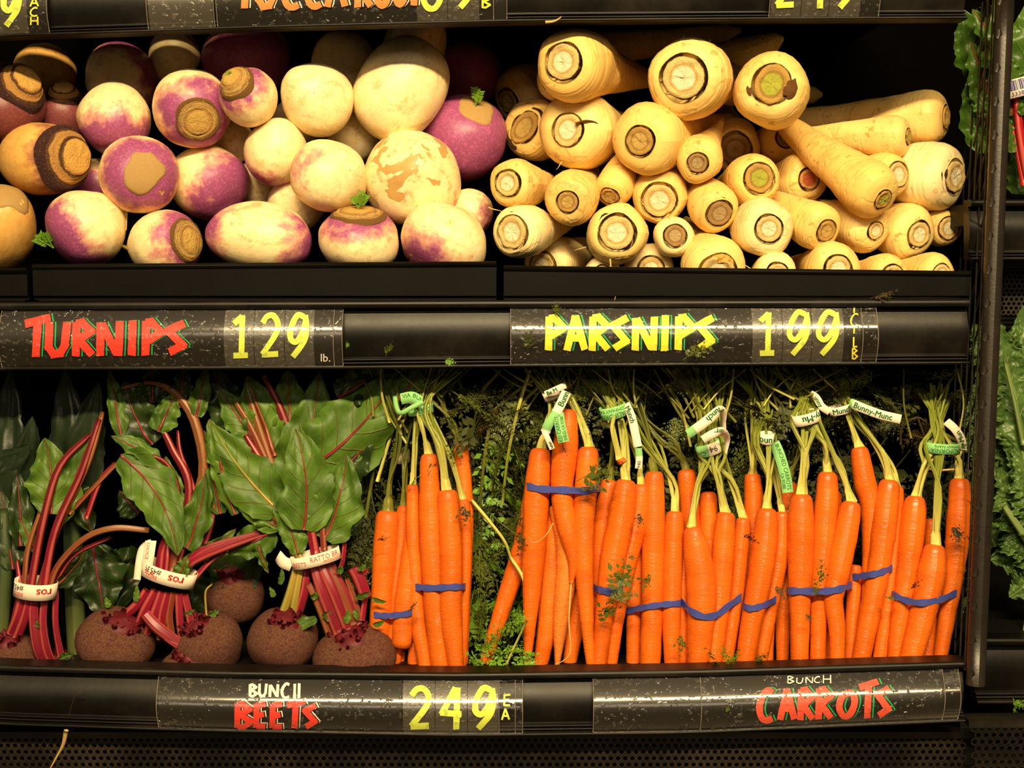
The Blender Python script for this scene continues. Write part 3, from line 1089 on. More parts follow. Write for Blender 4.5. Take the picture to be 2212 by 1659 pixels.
# BUNCH BEETS 249 EA
s3 = sign(RB_, 'bunch beets sign in white and red letters with price 249', 342, 1129, [(870, 940), (940, 1010), (1010, 1077)], (345, 868), (1078, 1113))
word(RB_, s3, [('B', 538, 556, 1478, 1505), ('U', 559, 577, 1477, 1506), ('N', 581, 602, 1478, 1506), ('C', 607, 626, 1476, 1508), ('I', 633, 640, 1477, 1509), ('I', 642, 650, 1476, 1508)], 6.0, 'white_paint', name='upper_lettering', wob=2)
word(RB_, s3, [('B', 508, 545, 1519, 1573), ('E', 550, 576, 1520, 1572), ('E', 585, 612, 1520, 1573), ('T', 620, 658, 1515, 1573), ('S', 655, 683, 1522, 1573)], 13, 'red', 'white_paint', gap=3.0, sh=(5, -1.5))
for ch, a, b, nm in (('2', 884, 930, 0), ('4', 953, 998, 1), ('9', 1022, 1070, 2)):
    word(RB_, s3, [(ch, a, b, 1485, 1576)], 13.5, 'lime', name='digit', seed=nm * 3 + 2)
word(RB_, s3, [('E', 1087, 1104, 1500, 1525), ('A', 1083, 1101, 1531, 1555)], 4.2, 'lime', name='unit_lettering')
# CARROTS
s4 = sign(RB_, 'carrots sign in slanted coral letters under faint white scrawl', 1281, 2070, [], (1281, 2040), (1513, 2036))
word(RB_, s4, [('C', 1637, 1671, 1490, 1558), ('A', 1683, 1718, 1488, 1555), ('R', 1725, 1759, 1487, 1556), ('R', 1764, 1798, 1486, 1554),
               ('O', 1808, 1850, 1493, 1550), ('T', 1856, 1897, 1472, 1552), ('S', 1892, 1922, 1484, 1550)], 14.5, 'orange_red', 'green_line', gap=3.5, sh=(6.5, -1))
word(RB_, s4, [('B', 1700, 1716, 1460, 1476), ('U', 1720, 1736, 1464, 1477), ('N', 1739, 1757, 1462, 1476), ('C', 1758, 1772, 1461, 1475), ('H', 1776, 1797, 1458, 1476)], 2.4, 'white_paint', name='scrawl', wob=3)
# upper rail, cut by the photo's top
s5 = sign(RT_, 'sign with lime nine and small stacked letters above the rutabagas', -118, 106, [(-70, 62)], (-118, 106))
word(RT_, s5, [('9', 4, 46, -40, 58)], 13, 'lime', name='digit')
word(RT_, s5, [('E', 66, 84, -34, -8), ('A', 64, 84, -6, 14), ('C', 64, 82, 16, 35), ('H', 64, 84, 36, 54)], 3.4, 'yellow', name='unit_lettering')
s6 = sign(RT_, 'empty frosted sleeve beside the root sign on the upper rail', 320, 464, [(322, 462)])
s7 = sign(RT_, 'root sign in orange letters with lime price on the upper rail', 470, 1095, [(900, 967), (967, 1036)], (470, 1093), (1066,))
word(RT_, s7, [('Y', 512, 548, -62, 18), ('U', 556, 598, -60, 20), ('C', 610, 648, -62, 18), ('C', 660, 696, -62, 16), ('A', 704, 748, -60, 15),
               ('R', 768, 804, -60, 16), ('O', 808, 846, -60, 14), ('O', 850, 880, -62, 12), ('T', 878, 916, -70, 12)], 15, 'orange', 'white_paint', gap=3.0, sh=(5.5, -1))
word(RT_, s7, [('6', 910, 956, -70, 22)], 13, 'lime', name='digit')
word(RT_, s7, [('9', 984, 1030, -72, 18)], 13, 'lime', name='digit')
word(RT_, s7, [('L', 1040, 1056, -40, -12), ('B', 1040, 1060, -8, 17)], 4.4, 'yellow', name='unit_lettering')
s8 = sign(RT_, 'sign with lime price digits cut off above the parsnips', 1661, 1898, [(1664, 1730), (1730, 1790), (1790, 1858)], (1661, 1896))
for ch, a, b, nm in (('2', 1674, 1718, 0), ('4', 1738, 1784, 1), ('9', 1804, 1850, 2)):
    word(RT_, s8, [(ch, a, b, -74, 18)], 13, 'lime', name='digit', seed=nm)

# ================================================================== turnips and rutabagas
RND = random.Random(7)
PLACED = []


def clash(sph, tol):
    for c, r in sph:
        for c2, r2 in PLACED:
            if abs(c.x - c2.x) < r + r2 and (c - c2).length < (r + r2) * tol:
                return True
    return False


def settle(make, y0, tol=0.93, most=0.30):
    """first depth behind y0 at which the spheres of make(y) are clear of everything placed before"""
    y = y0
    while y < y0 + most:
        s_ = make(y)
        if not clash(s_, tol):
            return y
        y += 0.003
    return y


def body_pt(th, a, seed, taper, lump):
    z, r = math.cos(th), math.sin(th)
    if z > 0:
        r = r ** (1 - 0.18)
        z = z * (1 - 0.10 * z)
    else:
        zz = -z
        r = r * (1 - taper * 0.35 * zz ** 2)
        z = -zz * (1 + taper * 0.25 * zz ** 4)
    d = V((math.cos(a) * r, math.sin(a) * r, z))
    return d * (1 + lump * 1.5 * noise.noise(d * 0.9 + V((seed * 3.1, seed, 0))) + lump * 0.35 * noise.noise(d * 3.0 + V((0, seed, seed * 1.7))))


def turnip_body(seed, flat=0.0, taper=0.25, lump=0.05):
    """unit ball with a crown pole at +z and a drawn-out root end at -z"""
    nlat, nlon = 30, 40
    mb = MB()
    rows = []
    for j in range(nlat + 1):
        th = PI * j / nlat
        row = []
        for k in range(nlon):
            a = 2 * PI * k / nlon
            row.append(mb.add(body_pt(th, a, seed, taper, lump), (k / nlon, j / nlat)))
        rows.append(row)
    for j in range(nlat):
        for k in range(nlon):
            k2 = (k + 1) % nlon
            mb.face((rows[j][k], rows[j + 1][k], rows[j + 1][k2], rows[j][k2]))
    return mb


CROWN_PROF = {
    'ring': [(1.16, -0.16), (1.10, 0.02), (1.02, 0.07), (0.97, 0.03), (0.92, 0.10), (0.84, 0.14), (0.80, 0.10), (0.74, 0.17), (0.66, 0.20), (0.62, 0.16), (0.55, 0.20), (0.30, 0.21), (0.02, 0.20)],
    'tall': [(1.20, -0.20), (1.12, 0.06), (1.04, 0.16), (0.98, 0.13), (0.93, 0.26), (0.86, 0.36), (0.81, 0.33), (0.77, 0.46), (0.70, 0.54), (0.66, 0.51), (0.62, 0.62), (0.56, 0.66), (0.30, 0.67), (0.02, 0.66)],
    'scar': [(1.08, -0.12), (1.00, 0.02), (0.85, 0.035), (0.5, 0.03), (0.02, 0.03)],
}


M['scar_flat'] = plain('bald_scar', lin(172, 138, 84), 0.6, 0.3, 0.4, 70, 0.4)


def sprig(parent, p, d, size, seed, mat='frond_bright'):
    r_ = random.Random(seed)
    mb = MB()
    for i in range(5):
        dd = (d + V((r_.uniform(-.6, .6), r_.uniform(-.5, .2), r_.uniform(-.4, .6)))).normalized()
        l = size * r_.uniform(0.6, 1.1)
        side = dd.cross(V((0, 1, 0.2))).normalized()
        path = [p + dd * (l * k / 5) + V((0, 0, -0.1 * l * (k / 5) ** 2)) for k in range(6)]
        mb.tube(path, [size * 0.05 * (1 - 0.1 * k) for k in range(6)], 5)
        for k in range(2, 6):
            for sg in (-1, 1):
                b = path[k]
                w_ = size * 0.22
                q = [b, b + side * sg * w_ * 0.8 + dd * w_ * 0.3, b + side * sg * w_ * 1.1 + dd * w_ * 1.0 + V((0, -0.1 * w_, 0)), b + dd * w_ * 0.6]
                ids = [mb.add(x, (0.3, 0.5)) for x in q]
                mb.face(ids)
    return mb.build('leaf_sprig', mat, parent, True)


def root_hair(parent, pts, r0, n=14, name='root_hair', mat='hair'):
    P = cr(pts, n)
    mb = MB()
    mb.tube(P, [r0 * (1 - 0.8 * i / (n - 1)) for i in range(n)], 6)
    return mb.build(name, mat, parent)


def turnip(label, cx, cy, Rx, L, ax, ay, front, purple, scar=0.0, dirt=0.5, crown=None, rc=0.45, y0=0.05, skin='turnip', cat='turnip', name='turnip', root=None, tuft=None, lump=0.05, taper=0.25, roll=0.0, group=None, tol=0.93, both=0):
    h = math.hypot(ax, ay)
    if h > 1:
        ax, ay, h = ax / h, ay / h, 1
    a = vdir(ax, ay, front * math.sqrt(max(0, 1 - h * h)))
    e = (Rx * 2 + L) / 3

    def make(y):
        c = at(cx, cy, y)
        m_ = mpp(c)
        if abs(Rx - L) > 0.25 * e:
            if L > Rx:
                return [(c + a * (L - Rx) * m_ * q, Rx * m_) for q in (-1, -0.3, 0.3, 1)]
            s1 = a.cross(V((0, 1, 0))).normalized()
            return [(c + s1 * (Rx - L) * m_ * q, L * m_) for q in (-1, -0.3, 0.3, 1)]
        return [(c, e * m_)]
    y = settle(make, y0, tol)
    PLACED.extend(make(y))
    c = at(cx, cy, y)
    m_ = mpp(c)
    seed = RND.uniform(0, 90)
    t_ = thing(name, label, cat, c - V((0, 0, e * m_ * 0.9)), group or (cat + 's in the tray'))
    mw = frame_z(a, c, Rx * m_, Rx * m_, L * m_, roll)
    b = turnip_body(seed, taper=taper, lump=lump).build('body', skin, t_, True, local=mw)
    b.color = (purple, scar, dirt, 0.0 if both else 1.0)
    pole = c + a * (L * m_ * 0.90)
    if crown == 'scar':
        q = MB()
        prev = None
        nn = 30
        thm = math.asin(min(0.95, rc) ** (1 / 0.82))
        for f_ in (1.0, 0.97, 0.8, 0.5, 0.2, 0.01):
            ring = []
            for k_ in range(nn):
                an = 2 * PI * k_ / nn
                ragged = 1 + 0.42 * noise.noise(V((math.cos(an) * 1.7 + seed, math.sin(an) * 1.7, seed)))
                ring.append(q.add(body_pt(thm * f_ * ragged, an, seed, taper, lump) * (1.012 if f_ < 0.99 else 0.99)))
            if prev:
                for k_ in range(nn):
                    q.face((prev[k_], prev[(k_ + 1) % nn], ring[(k_ + 1) % nn], ring[k_]))
            prev = ring
        q.face(prev)
        q.build('crown_scar', 'scar_flat', t_, True, local=mw)
    elif crown:
        k = rc * Rx * m_
        q = MB()
        th = math.asin(min(0.98, rc) ** (1 / 0.82))
        ext = body_pt(th, 0, seed, taper, 0)
        rim_z = sum((body_pt(th, 2 * PI * u / 8, seed, taper, lump).z for u in range(8))) / 8 * L * m_
        q.lathe(CROWN_PROF[crown], 30, jit=0.09, seed=seed)
        mat = {'ring': 'crown_turnip', 'tall': 'crown_rutabaga'}[crown]
        if crown == 'tall' and skin == 'turnip':
            mat = 'crown_turnip'
        q.build('crown', mat, t_, True, local=frame_z(a, c + a * (rim_z + 0.02 * k), k, k, k))
    if root:
        # drawn-out root tip with a hair
        dx, dy, ln = root
        tip = c - a * (L * m_ * 1.0)
        d_ = vdir(dx, dy, 0.25)
        root_hair(t_, [tip + a * 0.006, tip - a * 0.006 + d_ * 0.002, tip - a * 0.008 + d_ * ln * m_ * 0.5, tip - a * 0.006 + d_ * ln * m_ + V((0, 0, -0.004))], Rx * m_ * 0.11, 12, 'root_tip')
    if tuft:
        dx, dy, sz = tuft
        sprig(t_, pole + vdir(dx, dy, 0.3) * 0.002, vdir(dx, dy, 0.25), sz * m_, int(seed * 100))
    return t_


# label, centre, half width across, half length along the crown axis, crown direction in the picture, 1 = crown faces us, purple threshold ...
T = turnip
# front row, behind the tray lip
T('pale turnip with wide purple flank at the bottom corner next to the rutabagas', 183, 492, 86, 86, -0.72, 0.62, 1, 0.53, y0=0.050, dirt=0.55, root=(0.2, 0.9, 60), tuft=(-0.9, -0.5, 44))
T('turnip with pink shoulder and brown crown half turned away in the front row', 357, 528, 76, 80, 0.86, -0.10, 1, 0.66, crown='ring', rc=0.56, y0=0.048, root=(-0.6, -0.3, 60))
T('wide flattened white turnip with purple at both ends in the front row', 563, 512, 76, 122, 0.985, 0.12, 1, 0.72, y0=0.048, dirt=0.8, lump=0.04, root=None, both=1, taper=0.0)
T('turnip standing upright with green stubs on its crown in the front row', 775, 520, 88, 74, 0.02, -0.93, 1, 0.63, crown='ring', rc=0.60, y0=0.048, dirt=0.6, tuft=(0.1, -1, 36))
T('white cone-shaped turnip with faint pink foot beside the parsnip tray', 960, 528, 98, 86, -0.55, 0.70, 1, 0.70, y0=0.048, dirt=0.8, taper=0.9, scar=0.2)
T('small pink turnip with wrinkled crown and green centre', 538, 210, 62, 66, -0.36, -0.40, 1, 0.66, crown='tall', rc=0.58, y0=0.062, tuft=(-0.5, -0.6, 18))
# second row
T('pink turnip with a round tan scar facing the aisle', 301, 378, 84, 92, 0.36, 0.10, 1, 0.60, crown='scar', rc=0.52, y0=0.060, dirt=0.6)
T('turnip half deep violet and half white with root tip up', 450, 394, 82, 88, 0.80, 0.46, 1, 0.57, y0=0.046, root=(-0.6, -0.6, 34), dirt=0.3)
T('round cream turnip with rosy flank and one dark prick', 709, 379, 78, 88, -0.70, -0.25, 1, 0.82, y0=0.060, dirt=0.6)
T('largest cream turnip with brown blotches in the middle of the heap', 892, 385, 104, 100, -0.30, 0.15, -1, 1.0, scar=0.62, dirt=1.0, y0=0.056, lump=0.06)
T('yellow white turnip with rosy lower edge between two pink ones', 595, 328, 68, 74, -0.35, 0.72, -1, 0.62, y0=0.075, dirt=0.5)
T('pale turnip peeping out behind the cone-shaped white turnip', 1014, 458, 50, 54, 0.8, 0.1, 0.6, 0.75, y0=0.085)
# third row
T('turnip with big ringed tan crown turned towards the aisle', 415, 234, 84, 90, 0.34, 0.48, 1, 0.63, crown='ring', rc=0.50, y0=0.075)
T('plain round cream turnip with shaded cap', 684, 214, 78, 80, 0.55, 0.45, -1, 1.0, y0=0.085, dirt=0.6, root=None)
T('large oval white turnip leaning at the top of the heap', 867, 192, 94, 128, 0.52, -0.85, -1, 1.0, y0=0.078, dirt=0.6, scar=0.1, tol=0.9, taper=-0.3, lump=0.03)
T('big purple turnip with cut tan top beside the parsnips', 1000, 300, 94, 98, 0.32, -0.62, 1, 0.10, crown='scar', rc=0.42, y0=0.100, tuft=(0.2, -1, 34), dirt=0.2)
T('turnip white above and violet below next to the rutabaga', 246, 258, 76, 82, 0.1, 0.9, 0.5, 0.55, y0=0.085)
# shaded turnips further back
T('shaded turnip with violet cap at the back behind the white one', 258, 170, 80, 74, 0.5, -0.5, -1, 0.42, y0=0.16)
T('small pale turnip at the top under the shelf edge', 376, 118, 54, 58, 0.6, -0.7, 0.4, 0.85, y0=0.17, crown='ring', rc=0.4)
T('large shaded purple turnip under the shelf edge', 532, 122, 92, 84, 0.1, 0.8, 0.5, 0.35, y0=0.17)
T('dim white turnip behind the plain cream one', 742, 140, 72, 66, 0.4, -0.6, -1, 1.0, y0=0.15)
T('tan shaded turnip topmost of the heap behind the white oval', 898, 100, 88, 66, 0.8, 0.2, 0.4, 0.9, scar=0.4, dirt=1.0, y0=0.17)
T('dark purple turnip in deep shade by the parsnips', 1002, 166, 76, 84, 0.5, -0.4, 0.6, 0.2, y0=0.19)
T('dim turnip wedged behind the plain cream one and the blotched one', 765, 290, 60, 60, 0.5, 0.5, -1, 0.95, y0=0.13)
T('dim tan turnip between the violet one and the rosy one', 562, 398, 52, 56, 0.5, 0.5, -1, 0.9, y0=0.12, dirt=0.9)
T('dim white turnip behind the wide flattened turnip', 640, 440, 64, 62, 0.5, 0.5, -1, 0.95, y0=0.11)
T('dim pinkish turnip behind the rutabaga and the scarred turnip', 214, 398, 54, 56, -0.5, 0.5, 1, 0.6, y0=0.12)
T('dim brown turnip under the small pink wrinkled one', 500, 306, 50, 50, 0.5, 0.5, -1, 0.85, y0=0.13, dirt=1.0)
T('dim turnip in the gap under the yellow white one', 640, 268, 54, 54, 0.2, 0.5, -1, 0.7, y0=0.17)
# rutabagas in the next tray
R_ = dict(skin='rutabaga', cat='rutabaga', name='rutabaga', group='rutabagas beside the turnips')
T('orange rutabaga with flat pale cut and dark neck rings', 92, 345, 80, 104, 0.86, 0.02, 1, 0.66, crown='tall', rc=0.76, y0=0.068, dirt=0.3, **R_)
T('purple rutabaga with oval cut crown cut by the picture edge', 8, 222, 88, 84, 0.72, -0.42, 1, 0.28, crown='tall', rc=0.58, y0=0.085, dirt=0.3, **R_)
T('yellow rutabaga with sliced shoulder at the bottom corner of its tray', 0, 492, 76, 108, 0.28, -0.75, 1, 1.0, crown='scar', rc=0.72, y0=0.050, dirt=0.6, **R_)
T('shaded rutabaga with pale cut top behind the orange one', 140, 252, 56, 66, 0.15, -0.76, 1, 0.2, crown='tall', rc=0.6, y0=0.12, dirt=0.4, **R_)
T('brown rutabaga in deep shade at the back of its tray', 96, 158, 66, 66, 0.3, 0.5, -1, 0.9, y0=0.18, dirt=1.0, **R_)

# ================================================================== parsnips
PARS = []


def parsnip(label, hx, hy, R, dx, dy, rd, y0=0.05, L=5.2, bend=(0, -0.12), crown='parsnip', skin='parsnip', slim=1.0, tol=0.9, depth_tail=None, el=1.0, dark=True, sink=0.0, axis=None, most=0.14):
    """head centre and radius, disc centre and radius; the offset of the disc gives the direction the crown faces"""
    ox, oy = (dx - hx) / (R * 0.86), (dy - hy) / (R * 0.86)
    ox, oy = ox * 0.8, oy * 0.8
    h = math.hypot(ox, oy)
    if h > 0.96:
        ox, oy = ox / h * 0.96, oy / h * 0.96
    if axis:
        a = vdir(*axis)
    else:
        a = vdir(ox, oy, math.sqrt(max(0.05, 1 - ox * ox - oy * oy)))
    seed = RND.uniform(0, 99)

    def path(y):
        c = at(hx, hy, y)
        m_ = mpp(c)
        r = R * m_
        b = vdir(bend[0], bend[1], -0.001) if bend != (0, 0) else V((0, 0, 0))
        bl = math.hypot(*bend)
        pts, rad = [], []
        rd_ = min(0.86, rd / R * 1.16)
        hd = 0.80
        s0 = [0, 0.05, 0.13, 0.25, 0.42, 0.62, 0.85, 1.15, 1.5, 1.9, 2.4, 2.9, 3.5, 4.1, 4.7, 5.3, 5.8, 6.2, 6.45]
        prof = [rd_, lerp(rd_, 1, 0.34), lerp(rd_, 1, 0.58), lerp(rd_, 1, 0.78), lerp(rd_, 1, 0.92), 0.99, 1.0, 0.975, 0.92, 0.85, 0.75, 0.66, 0.57, 0.47, 0.38, 0.29, 0.2, 0.12, 0.03]
        for s_, q in zip(s0, prof):
            s2 = s_ if s_ < 1.2 else 1.2 + (s_ - 1.2) * L / 5.2
            u = max(0, s2 - 0.8)
            pts.append(c + a * (r * (hd - s2)) + b * (bl * r * 0.055 * u * u))
            rad.append(r * (q if s_ < 1 else q ** slim))
        return c, r, pts, rad

    def make(y):
        c, r, pts, rad = path(y)
        return [(p, q) for p, q in zip(pts[6::2], rad[6::2])]
    y = settle(make, y0, tol, most)
    PLACED.extend(make(y))
    c, r, pts, rad = path(y)
    t_ = thing('parsnip', label, 'parsnip', c - V((0, 0, r)), 'parsnips stacked in the tray')
    mb = MB()
    n = 46
    P, Q = [], []
    # finer rings near the shoulder
    pp = cr(pts, n * 2)
    qq = cr([V((x, 0, 0)) for x in rad], n * 2)
    P = pp[:30] + pp[30::2]
    Q = [x.x for x in qq[:30]] + [x.x for x in qq[30::2]]
    for i in range(len(Q)):
        if i > 8:
            Q[i] *= 1 + 0.022 * noise.noise(V((i * 0.7, seed, 0))) + 0.012 * noise.noise(V((i * 2.1, seed, 5)))
    mb.tube(P, Q, 26, jig=0.10, rnd=seed, vscale=r * 2)
    ob = mb.build('body', skin, t_)
    k = rd * mpp(c)
    q = MB()
    prof = [(1.30, -0.26), (1.20, -0.10), (1.13, -0.12), (1.06, -0.16), (1.00, -0.10), (0.985, 0.05), (0.93, 0.12), (0.80, 0.13), (0.74, 0.10), (0.5, 0.11), (0.2, 0.09), (0.02, 0.08)]
    q.lathe(prof, 34, jit=0.15, seed=seed)
    top = c + a * (r * 0.80)
    q.build('crown', 'crown_' + crown, t_, True, local=frame_z(a, top + a * 0.0002, k, k * el, k, seed))
    PARS.append((t_, c, r, a))
    return t_


def hair(t_, pts, y, r=0.0007):
    root_hair(t_, [at(a, b, y + d) for a, b, d in pts], r)


P_ = parsnip
# those that carry the front of the stack first
p4 = P_('topmost parsnip with damaged brown spot beside its crown', 1667, 195, 80, 1652, 196, 38, y0=0.070, crown='parsnip_green', el=1.15, bend=(0.45, 0.0), L=4.4)
P_('largest parsnip topmost in the middle with wide cream end', 1490, 172, 88, 1462, 186, 45, y0=0.066, bend=(0.7, -0.25))
P_('big cream parsnip with brown-ringed end, topmost next to the turnips', 1243, 140, 78, 1236, 133, 38, y0=0.064, axis=(-0.42, 0.10, 0.86), bend=(0.6, 0.05), L=4.6, tol=0.86)
P_('long slanted parsnip lying across the stack with dark eye', 1876, 408, 60, 1898, 436, 21, y0=0.050, crown='parsnip_green', axis=(0.46, 0.54, 0.66), L=5.6, slim=0.72, tol=0.80, most=0.05)
p7 = P_('big parsnip with a brown crack running from its crown', 1250, 284, 84, 1216, 294, 32, y0=0.064, el=1.1, bend=(0.5, -0.25))
P_('fat parsnip with green-brown end and tufts on top', 1404, 302, 78, 1369, 318, 30, y0=0.062, crown='parsnip_tan', bend=(0.4, -0.3))
P_('small parsnip with round grey end beside the tufted one', 1511, 344, 50, 1499, 362, 21, y0=0.060, crown='parsnip_grey', bend=(0.3, -0.5), tol=0.75, most=0.03)
P_('yellow parsnip with brown flat end leaning forward', 1584, 312, 56, 1581, 334, 33, y0=0.060, crown='parsnip_grey', bend=(0.1, -0.5))
# second row
P_('pale parsnip with flush-cut cream end in the corner by the turnips', 1128, 500, 58, 1100, 508, 33, y0=0.052, skin='parsnip_pale', el=1.1, L=4.2)
pw = P_('white parsnip with hairy rootlets and dark ring in the second row', 1333, 506, 65, 1327, 509, 36, y0=0.054)
P_('slim parsnip with dull grey cut end', 1455, 512, 44, 1454, 513, 23, y0=0.060, crown='parsnip_grey', skin='parsnip_pale')
P_('round white parsnip with pointed dark ring under the red-eyed one', 1647, 491, 64, 1653, 502, 28, y0=0.054, skin='parsnip_pale')
P_('parsnip with twisted dark stub end', 1760, 486, 52, 1783, 508, 23, y0=0.058, crown='parsnip_tan')
P_('parsnip with small round cream end under the long slanted one', 1862, 490, 55, 1888, 507, 19, y0=0.060)
P_('fat parsnip with thick dark ring near the tray end', 1954, 500, 60, 1979, 515, 27, y0=0.054)
P_('small parsnip with pale end next to the divider, low', 2030, 491, 42, 2043, 498, 24, y0=0.070)
# lowest row, half hidden by the lip
LOW = dict(axis=(0.0, 0.10, 0.99))
P_('parsnip lowest in the corner by the turnip tray, showing only its pale back', 1192, 567, 57, 0, 0, 28, y0=0.050, skin='parsnip_pale', axis=(-0.45, 0.2, 0.85))
P_('small parsnip end just above the lip under the hairy white one', 1300, 593, 40, 0, 0, 20, y0=0.048, skin='parsnip_pale', **LOW)
P_('parsnip back above the lip beside the brown-patched one', 1402, 580, 54, 0, 0, 26, y0=0.046, skin='parsnip_pale', **LOW)
pB1 = P_('parsnip with brown dented shoulder sunk behind the tray lip', 1540, 574, 66, 0, 0, 38, y0=0.046, axis=(0.05, 0.35, 0.93))
P_('parsnip back low between the brown-patched and the bent-stub ones', 1672, 590, 48, 0, 0, 22, y0=0.048, skin='parsnip_pale', **LOW)
P_('wide parsnip back low under the two small stub ends', 1795, 580, 58, 0, 0, 28, y0=0.046, axis=(0.1, 0.1, 0.98))
P_('parsnip back low below the ringed white one near the tray end', 1912, 594, 46, 0, 0, 22, y0=0.048, axis=(0.2, 0.1, 0.97))
P_('parsnip back lowest at the tray end by the wire divider', 2012, 592, 46, 0, 0, 22, y0=0.050, axis=(0.3, 0.1, 0.95))
# third row
P_('parsnip with pale ringed end beside the blotched turnip', 1115, 398, 54, 1091, 403, 27, y0=0.062)
P_('parsnip with sunken greenish eye and greyish shoulder', 1235, 427, 58, 1221, 446, 22, y0=0.058, crown='parsnip_tan')
P_('thin parsnip with small copper-coloured end', 1328, 402, 42, 1312, 434, 20, y0=0.064, crown='parsnip_tan')
P_('parsnip with wide pinkish cut end in the middle of the stack', 1425, 421, 61, 1418, 444, 35, y0=0.058)
P_('ochre parsnip with brown cut end low in the stack', 1540, 446, 52, 1551, 471, 27, y0=0.062, crown='parsnip_grey')
P_('parsnip with broken tan crown and torn rim', 1625, 389, 57, 1634, 392, 32, y0=0.066, crown='parsnip_green')
P_('parsnip with reddish eye and green dot', 1728, 388, 55, 1742, 395, 22, y0=0.070, crown='parsnip_red')
P_('parsnip half hidden behind the long slanted one', 1912, 378, 46, 1931, 378, 27, y0=0.075, axis=(0.45, 0.1, 0.75), tol=0.85, most=0.1)
P_('stout white parsnip with large cut end against the divider', 2008, 380, 74, 2050, 388, 34, y0=0.058, skin='parsnip_pale', el=1.15, crown='parsnip', tol=0.88, most=0.08, axis=(0.66, 0.12, 0.66), L=4.0)
# fourth row
P_('parsnip with long oval eye standing by the purple turnip', 1156, 280, 66, 1124, 286, 27, y0=0.080, crown='parsnip_tan', el=1.45)
P_('short parsnip end with dark ring under the damaged one', 1684, 304, 48, 1693, 304, 21, y0=0.085, crown='parsnip_grey')
P_('long parsnip lying sideways with green eye at the stack end', 1925, 295, 46, 1964, 293, 17, y0=0.085, crown='parsnip_green', axis=(0.84, 0.08, 0.52), L=4.8, slim=0.8, tol=0.85, most=0.07)
P_('longest sideways parsnip on top of the stack near the divider', 1996, 256, 58, 2046, 258, 25, y0=0.120, crown='parsnip_tan', axis=(0.84, 0.05, 0.52), L=5.8, slim=0.75, tol=0.85, most=0.08)
P_('parsnip mostly hidden behind the topmost cream one', 1216, 168, 52, 1196, 176, 30, y0=0.10, crown='parsnip_tan')
P_('dim parsnip at the back corner over the purple turnip', 1136, 205, 66, 1086, 232, 26, y0=0.12, crown='parsnip_tan')
for (ax_, ay_, bx_, by_, r_, y_, lb) in ((1200, 112, 1600, 66, 36, 0.23, 'dim parsnip lying crosswise at the back, highest of all'), (1480, 150, 1690, 82, 42, 0.20, 'dim parsnip tail pointing up behind the topmost ones'), (1560, 190, 1775, 205, 36, 0.22, 'dim parsnip tail tip behind the damaged one')):
    t_ = thing('parsnip', lb, 'parsnip', at(ax_, ay_, y_), 'parsnips stacked in the tray')
    mb = MB()
    W_, R2 = pxpath([(ax_, ay_, y_, r_), (lerp(ax_, bx_, .5), lerp(ay_, by_, .5) + 6, y_, r_ * .85), (bx_, by_, y_ + 0.01, r_ * 0.42)], 26)
    R2 = [r * (1 - max(0, (i - 23) / 3.2)) for i, r in enumerate(R2)]
    mb.tube(W_, R2, 22, jig=0.08, rnd=y_ * 9, vscale=0.04)
    mb.build('body', 'parsnip', t_)


def blotch(t_, px, py, rx, ry, name, mat, k=0.0):
    """a ragged patch of damage pressed on the skin of the head of parsnip t_"""
    _, c, r, a = [q for q in PARS if q[0] == t_][0]
    mb = MB()

    def hit(x, y):
        d = ray(x, y).normalized()
        oc = CAM - c
        b = oc.dot(d)
        rr = r * 1.0
        disc = b * b - (oc.length_squared - rr * rr)
        if disc <= 0:
            return c - d * r * 0.2
        p = CAM + d * (-b - math.sqrt(disc))
        return p - d * 0.0
    n = 20
    cidx = mb.add(hit(px, py) - FWD * 0.0012)
    ring = []
    for i in range(n):
        an = 2 * PI * i / n
        q = 1 + 0.45 * noise.noise(V((math.cos(an) * 2 + px, math.sin(an) * 2, 0)))
        ring.append(mb.add(hit(px + math.cos(an) * rx * q, py + math.sin(an) * ry * q) + FWD * 0.0002))
    mid = []
    for i in range(n):
        an = 2 * PI * i / n
        q = 0.6 * (1 + 0.3 * noise.noise(V((math.cos(an) * 2 + px, math.sin(an) * 2, 3))))
        mid.append(mb.add(hit(px + math.cos(an) * rx * q, py + math.sin(an) * ry * q) - FWD * 0.0008))
    for i in range(n):
        j = (i + 1) % n
        mb.face((ring[i], ring[j], mid[j], mid[i]))
        mb.face((mid[i], mid[j], cidx))
    mb.build(name, mat, t_)


blotch(p4, 1712, 196, 20, 24, 'damage_spot', 'brown')
blotch(p4, 1613, 200, 11, 17, 'damage_spot', 'brown')
blotch(pB1, 1572, 556, 34, 14, 'damage_spot', 'scar_turnip')
_, c, r, a = [q for q in PARS if q[0] == p7][0]
# crack from the crown
root_hair(p7, [c + vdir((x - 1250) / 84 , (y - 284) / 84, math.sqrt(max(0.02, 1 - ((x - 1250) / 84) ** 2 - ((y - 284) / 84) ** 2))) * r * 1.0 for x, y in ((1240, 282), (1262, 276), (1285, 280), (1300, 296), (1306, 308))], 0.0013, 16, 'crack', 'brown')
hair(pw, [(1318, 560, -0.028), (1322, 600, -0.05), (1330, 632, -0.052), (1327, 652, -0.06)], 0.062, 0.0008)

